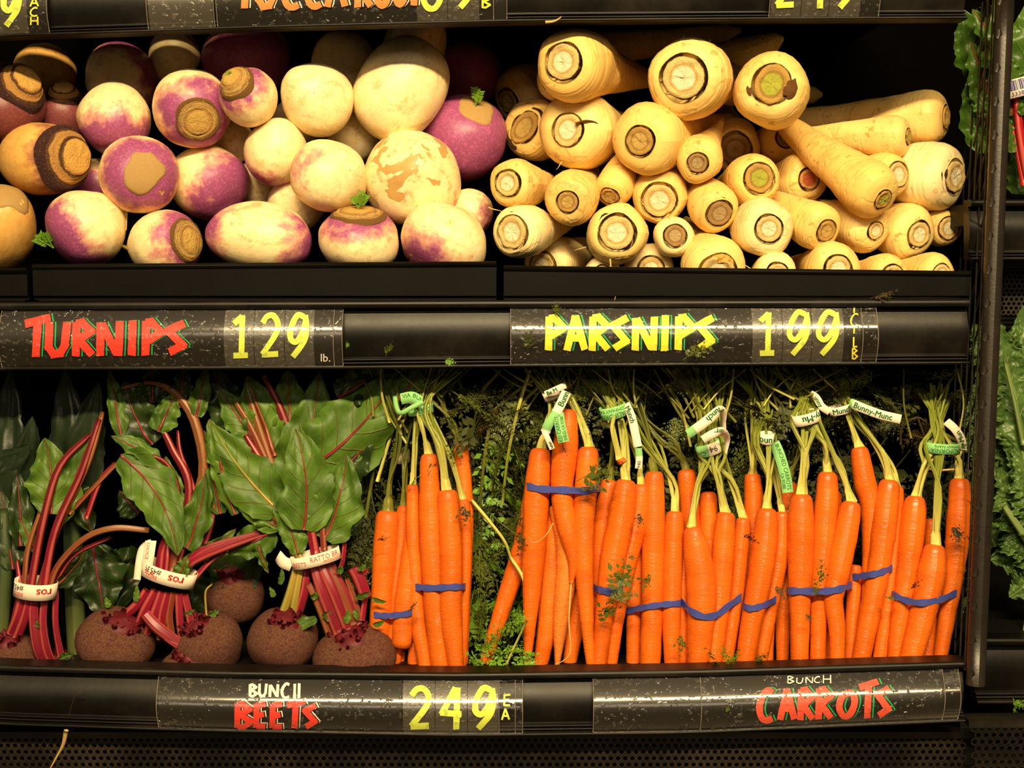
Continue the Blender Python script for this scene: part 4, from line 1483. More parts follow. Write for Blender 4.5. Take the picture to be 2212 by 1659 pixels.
# thin rootlets that stick out of the stack
for px, py, dx, dy, ln in ((1474, 92, 2, -16, 18), (1528, 96, 6, -12, 14), (1212, 352, -10, 14, 26), (1060, 450, 24, 8, 26), (1262, 535, -22, 6, 26), (1620, 580, -26, -18, 30), (1446, 470, 8, 16, 20), (1392, 372, 2, 10, 12)):
    best = min(PARS, key=lambda q: (topx(q[1])[0] - px) ** 2 + (topx(q[1])[1] - py) ** 2)
    y = best[1].y - best[2] * 0.45
    root_hair(best[0], [at(px - dx * .2, py - dy * .2, y), at(px + dx * .3, py + dy * .3, y - .001), at(px + dx * .7 + 2, py + dy * .6, y - .001), at(px + dx, py + dy, y)], 0.0007)

# ================================================================== carrots
def dep(py, layer=0.0):
    """depth of things leaning back on the lower deck: further back the higher they reach"""
    return -0.006 + layer * 0.0195 + (1450 - py) * 0.00006


def carrot(parent, pts, layer, ties=(), n_st=6, mat='carrot', stmat='stalk', tip=False, sr=3.6, wide=1.0):
    seed = RND.uniform(0, 99)
    pts = list(pts)
    if not tip and pts[-1][1] > 1425:
        x, y, r = pts[-1]
        x0, y0, r0 = pts[-2]
        k = (1474 - y) / max(40, (y - y0))
        pts.append((x + (x - x0) * k, 1474, r * 0.96))
    P4 = [(a, b, dep(b, layer), r) for a, b, r in pts]
    n = 60
    W_, R_4 = pxpath(P4, n)
    # ring spacing tightened at the shoulder
    L = [0.0]
    for i in range(1, n):
        L.append(L[-1] + (W_[i] - W_[i - 1]).length)
    rr = R_4[0]
    out = []
    P, Q = [], []

    def pos(s):
        for i in range(1, n):
            if L[i] >= s or i == n - 1:
                f = (s - L[i - 1]) / max(1e-9, L[i] - L[i - 1])
                return W_[i - 1].lerp(W_[i], min(1, f)), lerp(R_4[i - 1], R_4[i], min(1, f))
    for s_, q in ((0, .42), (.03, .60), (.10, .74), (.22, .86), (.40, .94), (.62, .985), (0.9, 1.0)):
        p, r = pos(s_ * rr)
        P.append(p)
        Q.append(r * q)
    s = 1.1 * rr
    i = 0
    while s < L[-1] - (0.6 * R_4[-1] if tip is not True else 0):
        p, r = pos(s)
        q = 1 + 0.018 * noise.noise(V((s * 160, seed, 0))) - 0.030 * max(0, noise.noise(V((s * 420, seed, 7))) - 0.28)
        P.append(p)
        Q.append(r * q)
        s += 0.0030
    if tip == 'blunt':
        for s_, q in ((0.5, .96), (.25, .85), (.08, .6), (0, .25)):
            p, r = pos(L[-1] - s_ * R_4[-1])
            P.append(p)
            Q.append(r * q)
    mb = MB()
    mb.tube(P, Q, 20, jig=0.05, rnd=seed, vscale=rr * 2)
    c = mb.build('carrot', mat, parent)
    if ties:
        top = P[0]
        r_ = random.Random(int(seed * 1000))
        m2 = MB()
        for k in range(n_st):
            an = 2 * PI * k / n_st + r_.uniform(-.4, .4)
            st = rr * 0.34 * (0.35 + 0.65 * r_.random())
            o0 = V((math.cos(an) * st, math.sin(an) * st, 0))
            path = [top + o0 - (P[2] - P[0]).normalized() * 0.000 + V((0, 0, -0.001))]
            spread = 1.0
            for q, (tx, ty, ty_d) in enumerate(ties):
                j = 8 if q == len(ties) - 2 or len(ties) == 1 else (6 if q == 0 and len(ties) > 2 else 34)
                if ty < 812:
                    j = 46 * wide
                px_ = tx + r_.uniform(-j, j)
                py_ = ty + r_.uniform(-4, 4)
                path.append(at(px_, py_, ty_d + r_.uniform(-0.006, 0.006)))
            pp = cr(path, 16)
            w0 = sr * r_.uniform(0.75, 1.2) * mpp(top)
            m2.tube(pp, [w0 * (1.55 if i == 0 else 1.25 if i == 1 else 1.0 - 0.018 * i) for i in range(16)], 7, vscale=0.08, flat=0.8)
        # the pale collar where the stalks leave the root
        dirn = (path[1] - path[0]).normalized()
        m2.tube([top - dirn * 0.002, top + dirn * 0.004, top + dirn * 0.010, top + dirn * 0.016], [rr * 0.46, rr * 0.46, rr * 0.40, rr * 0.15], 12, vscale=0.3)
        m2.build('stalk_tuft', stmat, c)
    return c


def hull_band(parent, pxs, carrots, width_px, back, name='rubber_band', mat='rubber'):
    """an elastic pulled round the roots: front points hug the foremost skins, the back runs behind. carrots: [(pts, layer)]"""
    front = []
    P = cr([V((x, y, 0)) for x, y in pxs], 40)
    for p in P:
        yy = None
        for pts, layer in carrots:
            for (x0, y0, r0), (x1, y1, r1) in zip(pts, pts[1:]):
                if min(y0, y1) - 1 <= p.y <= max(y0, y1) + 1:
                    f = (p.y - y0) / ((y1 - y0) or 1)
                    cx, r = lerp(x0, x1, f), lerp(r0, r1, f) * 1.04
                    if abs(p.x - cx) < r:
                        d = dep(p.y, layer) - math.sqrt(r * r - (p.x - cx) ** 2) * 0.000415
                        yy = d if yy is None else min(yy, d)
        front.append([p.x, p.y, yy])
    known = [(q[0], q[2]) for q in front if q[2] is not None]
    base = max(k[1] for k in known)
    for q in front:
        if q[2] is None:
            q[2] = base + 0.004
    # taut: lower convex hull of depth over the run
    hull = []
    for q in front:
        while len(hull) >= 2 and (hull[-1][2] - hull[-2][2]) * (q[0] - hull[-2][0]) >= (q[2] - hull[-2][2]) * (hull[-1][0] - hull[-2][0]):
            hull.pop()
        hull.append(q)
    tab = [(h[0], h[2]) for h in hull]
    pts = []
    for q in front:
        pts.append(at(q[0], q[1], interp(tab, q[0]) - 0.0014))
    yb = dep(front[0][1], back) + 0.004
    pts.append(at(front[-1][0] + 3, front[-1][1], lerp(pts[-1].y, yb, .5)))
    for k in (0.85, 0.5, 0.15):
        pts.append(at(lerp(front[0][0], front[-1][0], k), lerp(front[0][1], front[-1][1], k), yb))
    pts.append(at(front[0][0] - 3, front[0][1], lerp(pts[0].y, yb, .5)))
    n = len(pts)
    mb = MB()
    rows = []
    for i in range(n):
        a, b = pts[i - 1], pts[(i + 1) % n]
        t_ = (b - a).normalized()
        w_ = (V((0, 0, 1)) - t_ * t_.z).normalized()
        nn = t_.cross(w_)
        if nn.y > 0 and i < 40:
            nn = -nn
        hw = width_px * 0.5 * mpp(pts[i]) * (1 + 0.12 * math.sin(i * 0.7))
        th = 0.0004
        rows.append([mb.add(pts[i] + w_ * hw - nn * th), mb.add(pts[i] + w_ * hw + nn * th), mb.add(pts[i] - w_ * hw + nn * th), mb.add(pts[i] - w_ * hw - nn * th)])
    for i in range(n):
        j = (i + 1) % n
        for k in range(4):
            mb.face((rows[i][k], rows[j][k], rows[j][(k + 1) % 4], rows[i][(k + 1) % 4]))
    return mb.build(name, mat, parent, False)


class Ribbon:
    def __init__(s, path, wpx, twist=0.0, n=36, axis=None):
        """path [(px, py, y)]; width across the run in the picture plane, turned by twist (deg, number or list) about the run"""
        s.P = [at(p.x, p.y, p.z) for p in cr([V(q) for q in path], n)]
        s.finish(wpx, twist, axis)

    def finish(s, wpx, twist=0.0, axis=None):
        n = len(s.P)
        s.L = [0.0]
        for i in range(1, n):
            s.L.append(s.L[-1] + (s.P[i] - s.P[i - 1]).length)
        s.W, s.N, s.h = [], [], []
        for i in range(n):
            t_ = (s.P[min(n - 1, i + 1)] - s.P[max(0, i - 1)]).normalized()
            w_ = axis.normalized() if axis is not None else t_.cross(FWD).normalized()
            if not axis and w_.z < 0 and abs(w_.z) > 0.0 and False:
                w_ = -w_
            tw = twist if not isinstance(twist, (list, tuple)) else interp([(k / (len(twist) - 1), v) for k, v in enumerate(twist)], i / (n - 1))
            w_ = Matrix.Rotation(math.radians(tw), 3, t_) @ w_
            s.W.append(w_)
            s.N.append(t_.cross(w_).normalized())
            s.h.append(wpx * 0.5 * mpp(s.P[i]))

    def at(s, d, v, off=0.0):
        n = len(s.P)
        d = min(max(d, 0), s.L[-1])
        i = 1
        while i < n - 1 and s.L[i] < d:
            i += 1
        f = (d - s.L[i - 1]) / max(1e-9, s.L[i] - s.L[i - 1])
        return s.P[i - 1].lerp(s.P[i], f) + s.W[i - 1].lerp(s.W[i], f) * (s.h[i] * v * 2) + s.N[i - 1].lerp(s.N[i], f) * off

    def build(s, parent, name, mats, split=None):
        """split: [(from share, material index)] along the run"""
        mb = MB()
        th = 0.00012
        rows = []
        n = len(s.P)
        for i in range(n):
            rows.append([mb.add(s.P[i] + s.W[i] * s.h[i] * a + s.N[i] * b) for a, b in ((-1, th), (0, th), (1, th), (1, -th), (0, -th), (-1, -th))])
        for i in range(n - 1):
            m = 0
            for fr, mi in split or ():
                if i / (n - 1) >= fr:
                    m = mi
            for k in range(6):
                k2 = (k + 1) % 6
                mb.face((rows[i][k], rows[i + 1][k], rows[i + 1][k2], rows[i][k2]), m)
        return mb.build(name, mats, parent)

    def text(s, parent, txt, start, h, mat, v=0.0, flip=False, side=1, bold=False, name='lettering', squeeze=1.0):
        """start: share of the run; h: letter height as share of the width"""
        vs, fs, wd = text_mesh(txt, bold)
        H = h * 2 * s.h[0]
        d0 = start * s.L[-1]
        mb = MB()
        for a, b in vs:
            a *= H * squeeze
            bb = (b - 0.5) * h + v
            if flip:
                a = -a
                bb = -(b - 0.5) * h + v
            mb.add(s.at(d0 + a, bb, 0.0005 * side))
        for f in fs:
            mb.face(f)
        return mb.build(name, mat, parent, False)


def tie(parent, cx, cy, w, h, tilt, y, mats, depth=0.55, name='twist_tag', split=None, n=44):
    """closed paper loop round the stalks; runs along the front first"""
    rb = Ribbon.__new__(Ribbon)
    c = at(cx, cy, y)
    m_ = mpp(c)
    t_ = math.radians(tilt)
    ex = RT * math.cos(t_) + UP * math.sin(t_)
    ax = -RT * math.sin(t_) + UP * math.cos(t_)
    rb.P = []
    for i in range(n):
        th = PI - 2 * PI * i / (n - 1)
        rb.P.append(c + ex * (math.cos(th) * w * 0.5 * m_) - FWD * (math.sin(th) * w * depth * 0.5 * m_) - ax * (math.sin(th) * h * 0.16 * m_))
    rb.finish(h, 0.0, ax)
    o = rb.build(parent, name, mats, split)
    return rb, o


# ---- carrot leaves (fine divided fronds)
def frond_mesh(seed, mat, full=1.0, droop=0.35, big=1.0):
    r_ = random.Random(seed)
    mb = MB()
    n = 9
    path = [V((0.05 * math.sin(i * 0.6 + seed), -droop * (i / (n - 1)) ** 2 * 0.5, i / (n - 1))) for i in range(n)]
    mb.tube(path, [0.011 * (1 - 0.75 * i / (n - 1)) for i in range(n)], 5, cap=False)

    def leaflet(p, d, s_, l):
        nn = d.cross(s_).normalized()
        q = [p, p + d * l * 0.45 + s_ * l * 0.24 + nn * l * r_.uniform(-.12, .12), p + d * l, p + d * l * 0.45 - s_ * l * 0.24 + nn * l * r_.uniform(-.12, .12)]
        ids = [mb.add(x, (0.3, 0.5)) for x in q]
        mb.face((ids[0], ids[1], ids[2], ids[3]))
    for i in range(2, n, 1 if big == 1 else 2):
        f = i / (n - 1)
        for sg in (-1, 1):
            if r_.random() > full:
                continue
            d = V((sg * 0.8, r_.uniform(-.35, .25), 0.62)).normalized()
            l = (0.34 * (1.15 - f) + 0.07) * r_.uniform(.8, 1.15)
            k = 5 if big == 1 else 3
            for j in range(k):
                p = path[i] + d * l * (j / k)
                if j < k - 1:
                    a = mb.add(p)
                    b = mb.add(p + V((0, 0.004, 0.008)))
                    c = mb.add(path[i] + d * l * ((j + 1) / k))
                    mb.face((a, b, c))
                up = V((-d.z * sg, r_.uniform(-.3, .3), abs(d.x))).normalized()
                for s2 in (-1, 1):
                    dd = (d * 0.75 + up * s2 * 0.75).normalized()
                    ll = l * 0.34 * big * (1.15 - j / k) * r_.uniform(.8, 1.2)
                    leaflet(p, dd, dd.cross(V((0, 1, 0))).normalized(), ll)
            leaflet(path[i] + d * l, d, d.cross(V((0, 1, 0))).normalized(), l * 0.28 * big)
    me_o = mb.build('frond', mat, None, True, local=Matrix.Identity(4))
    me = me_o.data
    bpy.data.objects.remove(me_o)
    return me


FR = {'frond': [frond_mesh(s, 'frond') for s in (1, 2, 3)], 'frond_dark': [frond_mesh(s, 'frond_dark') for s in (4, 5, 6)],
      'frond_brown': [frond_mesh(7, 'frond_brown', 0.8)], 'frond_bright': [frond_mesh(s, 'frond_bright', 1.0, 0.6, 1.9) for s in (8, 9)]}
for k_ in ('frond', 'frond_dark', 'frond_brown'):
    FR['scrap_' + k_] = [frond_mesh(s, k_, 0.9, 0.5, 2.0) for s in (21, 22)]
FR['scrap_frond_bright'] = FR['frond_bright']
FRR = random.Random(3)


def frond(parent, px, py, y, dx, dy, dz, lpx, kind='frond', roll=None, name='frond'):
    p = at(px, py, y)
    d = vdir(dx, dy, dz)
    s_ = lpx * mpp(p)
    # +z along d, local -y (droop) downwards or to the viewer
    rl = FRR.uniform(0, 2 * PI) if roll is None else roll
    return link(name, FRR.choice(FR[kind]), frame_z(d, p, s_, s_, s_, rl), parent)


def bunch(label, px, layer):
    return thing('carrot_bunch', label, 'carrots', at(px, 1474, dep(1474, layer)), 'bunched carrots on the lower shelf')


TAGW = ['paper', 'paper_green']

# bunch between the beets and the first upright bunch
A_ = bunch('carrot bunch in shade nestled against the beets, elastic low on its roots', 860, 1.2)
ca = [([(838, 1103, 26), (832, 1200, 27), (822, 1340, 24), (815, 1445, 18)], 1.1),
      ([(873, 1092, 15), (858, 1250, 21), (850, 1400, 20), (846, 1445, 18)], 1.3),
      ([(897, 1130, 18), (880, 1280, 25), (866, 1402, 22)], 0.75),
      ([(862, 1400, 16), (856, 1445, 16)], 1.6)]
carrot(A_, *ca[0], ties=[(845, 1040, 0.0413), (862, 960, 0.0451), (878, 800, 0.0550)], stmat='stalk_dark', n_st=5)
carrot(A_, *ca[1], ties=[(874, 1020, 0.0429), (876, 960, 0.0462), (890, 800, 0.0550)], stmat='stalk_dark', n_st=4)
carrot(A_, *ca[2], tip='blunt')
carrot(A_, *ca[3])
hull_band(A_, [(808, 1328), (835, 1330), (870, 1327), (899, 1322)], ca[:3], 13, 2.0)
rb, o = tie(A_, 868, 985, 34, 26, 4, 0.082, ['paper'])

B_ = bunch('upright carrot bunch with green tag and elastic, nearest the beets in front', 955, 0.3)
cb = [([(891, 1046, 13), (893, 1180, 16), (902, 1330, 17), (920, 1445, 16)], 0.55),
      ([(927, 980, 19), (930, 1130, 25), (940, 1300, 25), (953, 1445, 21)], 0.3),
      ([(966, 1058, 22), (974, 1200, 25), (974, 1330, 24), (986, 1445, 17)], 0.0),
      ([(994, 960, 17), (1004, 1080, 18), (1003, 1200, 18), (995, 1445, 15)], 1.1),
      ([(1001, 1078, 13), (1007, 1180, 13), (1002, 1300, 12), (998, 1445, 9)], 0.7),
      ([(897, 1340, 14), (895, 1445, 15)], 1.2)]
TB = 0.0319
carrot(B_, *cb[0], ties=[(899, 960, TB), (902, 885, TB + .004), (905, 795, 0.0495)], n_st=6)
carrot(B_, *cb[1], ties=[(912, 920, TB - .006), (905, 878, TB), (930, 795, 0.0495)], n_st=7)
carrot(B_, *cb[2], ties=[(948, 960, TB - .014), (918, 882, TB - .004), (965, 795, 0.0468)], n_st=9, sr=4.2)
carrot(B_, *cb[3], ties=[(978, 920, TB + .016), (950, 860, TB + .015), (990, 795, 0.0523)], n_st=5, stmat='stalk_dark')
carrot(B_, *cb[4], ties=[(975, 990, TB - .002), (930, 890, TB), (930, 795, 0.0495)], n_st=4)
carrot(B_, *cb[5])
hull_band(B_, [(898, 1268), (930, 1270), (975, 1268), (1008, 1267)], cb[:4], 14, 2.2)
rb, o = tie(B_, 908, 884, 56, 20, 10, TB, ['paper_green'])
rb.text(o, 'CALIFORNIA', 0.06, 0.55, 'print_green')
rb = Ribbon([(852, 845, TB + .01), (856, 878, TB - .008), (866, 892, TB - .016), (890, 880, TB - .018), (914, 868, TB - .016)], 10, 10)
rb.build(o, 'loose_tag_end', ['paper_green'])
rb = Ribbon([(866, 862, TB - .012), (890, 858, TB - .014), (908, 868, TB - .014)], 24, 0)
o2 = rb.build(o, 'crumpled_tag_end', ['paper_green'])
rb.text(o2, 'VIA BUN', 0.1, 0.34, 'print_green', 0.2)

C_ = bunch('carrot bunch with upper blue elastic and crossed white green tag', 1200, 0.3)
cc = [([(1168, 968, 22), (1160, 1060, 28), (1152, 1200, 25), (1146, 1320, 16), (1138, 1445, 7)], 0.45),
      ([(1229, 884, 16), (1222, 960, 28), (1214, 1060, 24), (1225, 1140, 22), (1238, 1205, 14), (1234, 1262, 4)], 0.10),
      ([(1200, 1090, 16), (1225, 1200, 24), (1212, 1330, 18), (1203, 1446, 4)], 0.65),
      ([(1272, 965, 21), (1268, 1020, 25), (1260, 1150, 23), (1264, 1280, 18), (1276, 1445, 9)], 0.15),
      ([(1200, 1090, 18), (1192, 1230, 23), (1184, 1340, 22), (1166, 1445, 15)], 1.1),
      ([(1146, 1060, 14), (1128, 1180, 21), (1090, 1300, 19), (1044, 1445, 12)], 1.3),
      ([(1262, 1150, 18), (1252, 1290, 22), (1228, 1445, 15)], 1.4)]
TC = 0.0341
carrot(C_, *cc[0], ties=[(1183, 920, TC), (1192, 872, TC + .002), (1180, 795, 0.0495)], n_st=5, sr=4.4)
carrot(C_, *cc[1], tip=True)
carrot(C_, *cc[2], tip=True, mat='carrot_pale')
carrot(C_, *cc[3], ties=[(1264, 930, TC - .004), (1240, 880, TC + .004), (1215, 795, 0.0495)], n_st=6, sr=4.6)
carrot(C_, *cc[4])
carrot(C_, *cc[5])
carrot(C_, *cc[6])
hull_band(C_, [(1139, 1050), (1168, 1056), (1214, 1058), (1262, 1060), (1293, 1054)], cc[:4], 15, 1.6)
root_hair(C_, [at(1234, 1258, dep(1258, 0.1)), at(1229, 1340, dep(1340, -0.6)), at(1231, 1410, dep(1410, -0.8)), at(1200, 1436, dep(1436, -0.8)), at(1162, 1446, dep(1446, -0.4))], 0.0009, 24)
root_hair(C_, [at(1195, 1130, dep(1130, -1.0)), at(1180, 1155, dep(1155, -1.2)), at(1155, 1172, dep(1172, -1.2)), at(1136, 1155, dep(1155, -1.0))], 0.0006, 18)
rb, o = tie(C_, 1192, 852, 38, 18, 22, TC, ['paper'])
rb = Ribbon([(1178, 852, TC - .012), (1200, 842, TC - .016), (1222, 832, TC - .012)], 14, 0)
q = rb.build(o, 'tag_loop', ['paper'])
rb.text(q, 'Be M', 0.1, 0.6, 'print_green', bold=True)
rb = Ribbon([(1224, 846, TC - .018), (1212, 872, TC - .026), (1198, 898, TC - .030), (1184, 918, TC - .030), (1178, 934, TC - .028)], 21, 0)
q = rb.build(o, 'tag_strip', TAGW, [(0.42, 1), (0.9, 0)])
rb.text(q, 'Bunn', 0.36, 0.62, 'print_green', flip=True, bold=True)
rb = Ribbon([(1206, 892, TC - .028), (1210, 920, TC - .034), (1218, 955, TC - .036)], 24, 0)
q = rb.build(o, 'tag_strip', ['paper_green'])
rb.text(q, 'IED CARROTS', 0.97, 0.36, 'print_green', v=-0.22, flip=True, squeeze=0.8)
rb.text(q, 'SFIELD, CA 93380', 0.97, 0.28, 'print_green', v=0.22, flip=True, squeeze=0.75)
rb = Ribbon([(1175, 930, TC - .028), (1182, 945, TC - .030), (1193, 970, TC - .03)], 12, 0)
q = rb.build(o, 'tag_strip', ['paper'])
rb.text(q, 'unn', 0.95, 0.62, 'print_green', flip=True, bold=True)

D_ = bunch('carrot bunch tied high by a green tag band, sprig stuck at its elastic', 1330, 0.6)
cdd = [([(1352, 1036, 23), (1342, 1120, 29), (1322, 1220, 28), (1306, 1330, 21), (1292, 1445, 15)], 0.35),
       ([(1385, 1046, 18), (1380, 1110, 22), (1350, 1240, 20), (1332, 1340, 16), (1320, 1445, 12)], 0.75),
       ([(1318, 1036, 20), (1300, 1150, 22), (1292, 1300, 18), (1290, 1445, 13)], 1.25),
       ([(1370, 1130, 16), (1372, 1290, 17), (1368, 1445, 15)], 1.5)]
TD = 0.0363
carrot(D_, *cdd[0], ties=[(1352, 985, TD - .008), (1330, 890, TD), (1275, 795, 0.0550)], n_st=8, sr=4.4)
carrot(D_, *cdd[1], ties=[(1378, 990, TD + .012), (1345, 890, TD + .004), (1320, 795, 0.0550)], n_st=5)
carrot(D_, *cdd[2], ties=[(1325, 970, TD + .012), (1320, 895, TD + .004), (1255, 800, 0.0550)], n_st=5, stmat='stalk_dark')
carrot(D_, *cdd[3])
hull_band(D_, [(1279, 1268), (1300, 1275), (1322, 1278), (1345, 1272)], cdd[:3], 15, 2.2)
carrot(D_, [(1340, 990, 13), (1346, 1000, 10)], 0.15, ties=[(1326, 930, TD - .010), (1318, 885, TD - .004), (1290, 795, 0.0550)], n_st=5, tip='blunt', sr=4.4)
rb, o = tie(D_, 1325, 888, 58, 26, 14, TD, ['paper_green'], depth=0.7)
rb.text(o, 'CALIFORNIA', 0.455, 0.36, 'print_green', v=-0.22, flip=True)
rb.text(o, 'COMPANY FARMS', 0.44, 0.26, 'print_green', v=0.22, flip=True)
rb = Ribbon([(1352, 872, TD - .004), (1364, 900, TD - .010), (1372, 935, TD - .014), (1378, 965, TD - .016)], 18, [25, 10, 0, 10])
q = rb.build(o, 'tag_strip', ['paper'])
rb.text(q, 'Munch', 0.08, 0.62, 'print_green', bold=True, squeeze=0.9)
rb = Ribbon([(1379, 968, TD - .014), (1381, 990, TD - .014), (1379, 1012, TD - .014)], 15, 0)
q = rb.build(o, 'tag_strip', TAGW, [(0.0, 1), (0.4, 0)])
rb.text(q, '940', 0.98, 0.5, 'print_black', flip=True)

E_ = bunch('bunch of straight shaded carrots held by the sloping elastic behind the fat carrot', 1420, 1.0)
ce = [([(1413, 1018, 21), (1412, 1130, 25), (1410, 1290, 24), (1404, 1445, 22)], 0.75),
      ([(1458, 1104, 19), (1454, 1200, 22), (1450, 1320, 21), (1452, 1445, 17)], 0.6),
      ([(1374, 1150, 15), (1370, 1290, 17), (1368, 1445, 16)], 1.35),
      ([(1482, 1014, 20), (1490, 1110, 22), (1496, 1250, 20), (1494, 1445, 16)], 1.5)]
TE = 0.0468
carrot(E_, *ce[0], ties=[(1408, 990, 0.0413), (1385, 900, TE), (1350, 795, 0.0605)], n_st=5, stmat='stalk_dark')
carrot(E_, *ce[1], ties=[(1452, 1040, 0.0341), (1400, 950, TE - .006), (1350, 860, 0.0550), (1320, 795, 0.0660)], n_st=6)
carrot(E_, *ce[2])
carrot(E_, *ce[3], ties=[(1470, 985, 0.0473), (1430, 950, 0.0484), (1390, 900, 0.0550), (1360, 795, 0.0660)], n_st=6, stmat='stalk_dark')
hull_band(E_, [(1354, 1320), (1390, 1312), (1430, 1306), (1470, 1303)], ce[:3], 13, 2.4)

F_ = bunch('carrot bunch with one fat front carrot and doubled folded white tag', 1540, 0.1)
cf = [([(1494, 1138, 19), (1506, 1195, 29), (1516, 1280, 33), (1508, 1445, 24)], 0.0),
      ([(1568, 1106, 20), (1562, 1190, 24), (1552, 1320, 23), (1538, 1445, 19)], 0.3),
      ([(1606, 1118, 16), (1600, 1180, 18), (1588, 1300, 17), (1566, 1445, 15)], 0.75),
      ([(1530, 1062, 18), (1532, 1150, 21), (1540, 1300, 20), (1535, 1445, 16)], 1.4),
      ([(1480, 1180, 12), (1476, 1300, 13), (1478, 1445, 14)], 0.8)]
TF = 0.0286
carrot(F_, *cf[0], ties=[(1506, 1050, TF - .008), (1526, 972, TF), (1510, 880, 0.0440), (1470, 795, 0.0550)], n_st=6, sr=4.6)
carrot(F_, *cf[1], ties=[(1550, 1030, TF - .008), (1534, 972, TF - .002), (1530, 880, 0.0440), (1500, 795, 0.0550)], n_st=7, sr=4.4)
carrot(F_, *cf[2], ties=[(1580, 1040, TF), (1545, 972, TF), (1550, 880, 0.0440), (1540, 795, 0.0550)], n_st=5, sr=4.4)
carrot(F_, *cf[3])
carrot(F_, *cf[4])
hull_band(F_, [(1471, 1298), (1490, 1318), (1520, 1332), (1548, 1328), (1575, 1308), (1601, 1290)], cf[:3], 15, 2.0)
rb, o = tie(F_, 1530, 968, 54, 26, 16, TF - .002, TAGW, split=[(0, 1), (0.22, 0), (0.42, 1)])
rb.text(o, '94', 0.38, 0.5, 'print_black', flip=True)
rb.text(o, 'CALIF', 0.18, 0.36, 'print_green', v=-0.2, flip=True)
rb = Ribbon([(1486, 938, TF - .022), (1512, 920, TF - .024), (1535, 902, TF - .022), (1556, 886, TF - .014), (1562, 905, TF - .004), (1562, 935, TF)], 21, [0, 0, 0, 15, 70, 60])
q = rb.build(o, 'tag_strip', TAGW, [(0.0, 1), (0.10, 0)])
rb.text(q, 'Munch', 0.62, 0.62, 'print_green', flip=True, bold=True)
rb = Ribbon([(1518, 950, TF - .030), (1540, 937, TF - .032), (1560, 932, TF - .026), (1570, 950, TF - .012), (1566, 978, TF - .008)], 18, [0, 0, 10, 60, 70])
q = rb.build(o, 'tag_strip', ['paper'])
rb.text(q, 'nny-', 0.42, 0.56, 'print_green', flip=True, bold=True)

G_ = bunch('carrot bunch with white tag and long hanging green tag strip', 1650, 0.4)
cg = [([(1658, 1098, 21), (1654, 1160, 27), (1640, 1260, 26), (1622, 1350, 23), (1608, 1445, 19)], 0.2),
      ([(1690, 1105, 17), (1686, 1190, 20), (1668, 1290, 17), (1640, 1445, 14)], 0.8),
      ([(1625, 1022, 18), (1628, 1100, 21), (1620, 1250, 18), (1600, 1445, 14)], 1.5),
      ([(1702, 1040, 20), (1700, 1150, 22), (1692, 1300, 18), (1690, 1445, 13)], 1.7),
      ([(1662, 1300, 14), (1656, 1445, 13)], 1.1)]
TG = 0.0330
carrot(G_, *cg[0], ties=[(1662, 1030, TG - .010), (1656, 950, TG), (1655, 880, 0.0468), (1640, 795, 0.0550)], n_st=8, sr=4.4)
carrot(G_, *cg[1], ties=[(1676, 1030, TG + .008), (1660, 950, TG + .003), (1660, 880, 0.0468)], n_st=4)
carrot(G_, *cg[2], ties=[(1628, 990, TG + .012), (1640, 900, TG + .018), (1622, 850, 0.0550), (1590, 795, 0.0660)], n_st=8, sr=4.4)
carrot(G_, *cg[3], ties=[(1730, 960, 0.0495), (1745, 890, 0.0550), (1700, 800, 0.0715)], n_st=4, stmat='stalk_dark')
carrot(G_, *cg[4])
hull_band(G_, [(1600, 1306), (1622, 1314), (1648, 1308), (1676, 1295)], cg[:3], 14, 2.4)
rb, o = tie(G_, 1657, 946, 30, 23, -3, TG - .004, ['paper'])
rb.text(o, 'oun', 0.02, 0.56, 'print_green', bold=True)
rb = Ribbon([(1673, 955, TG - .008), (1686, 990, TG - .014), (1697, 1030, TG - .018), (1702, 1064, TG - .020)], [24][0], [40, 10, 0, 0])
q = rb.build(o, 'tag_strip', ['paper_green'])
rb.text(q, 'BUNCHED CARROTS', 0.06, 0.36, 'print_green', v=0.16, squeeze=0.85)
rb.text(q, 'CA 93380', 0.62, 0.3, 'print_green', v=-0.26, squeeze=0.8)

H_ = bunch('carrot bunch with white band tag and thick pale stalks, fork-legged pair in front', 1775, 0.2)
ch_ = [([(1731, 1067, 24), (1730, 1150, 29), (1728, 1270, 25), (1728, 1350, 21), (1727, 1445, 19)], 0.25),
       ([(1788, 1019, 21), (1784, 1110, 26), (1774, 1230, 24), (1768, 1340, 18), (1766, 1445, 17)], 0.45),
       ([(1840, 1083, 20), (1832, 1130, 25), (1812, 1230, 26), (1800, 1290, 22), (1808, 1360, 18), (1808, 1445, 15)], 0.05),
       ([(1800, 1060, 16), (1806, 1200, 17), (1790, 1445, 14)], 1.4)]
TH = 0.0319
carrot(H_, *ch_[0], ties=[(1738, 985, TH - .012), (1738, 905, TH), (1730, 860, 0.0468), (1690, 795, 0.0550)], n_st=8, sr=5)
carrot(H_, *ch_[1], ties=[(1778, 960, TH - .006), (1752, 900, TH), (1740, 860, 0.0468), (1700, 795, 0.0550)], n_st=6, sr=4.6)
carrot(H_, *ch_[2], ties=[(1812, 1000, TH - .010), (1758, 905, TH - .002), (1742, 860, 0.0468), (1720, 795, 0.0550)], n_st=7, sr=4.2)
carrot(H_, *ch_[3])
hull_band(H_, [(1703, 1276), (1740, 1277), (1785, 1277), (1815, 1272), (1838, 1264)], ch_[:3], 15, 2.2)
rb, o = tie(H_, 1742, 902, 60, 24, 16, TH - .004, ['paper'])
rb.text(o, 'ny-Mu', 0.47, 0.56, 'print_green', flip=True, bold=True, squeeze=0.95)

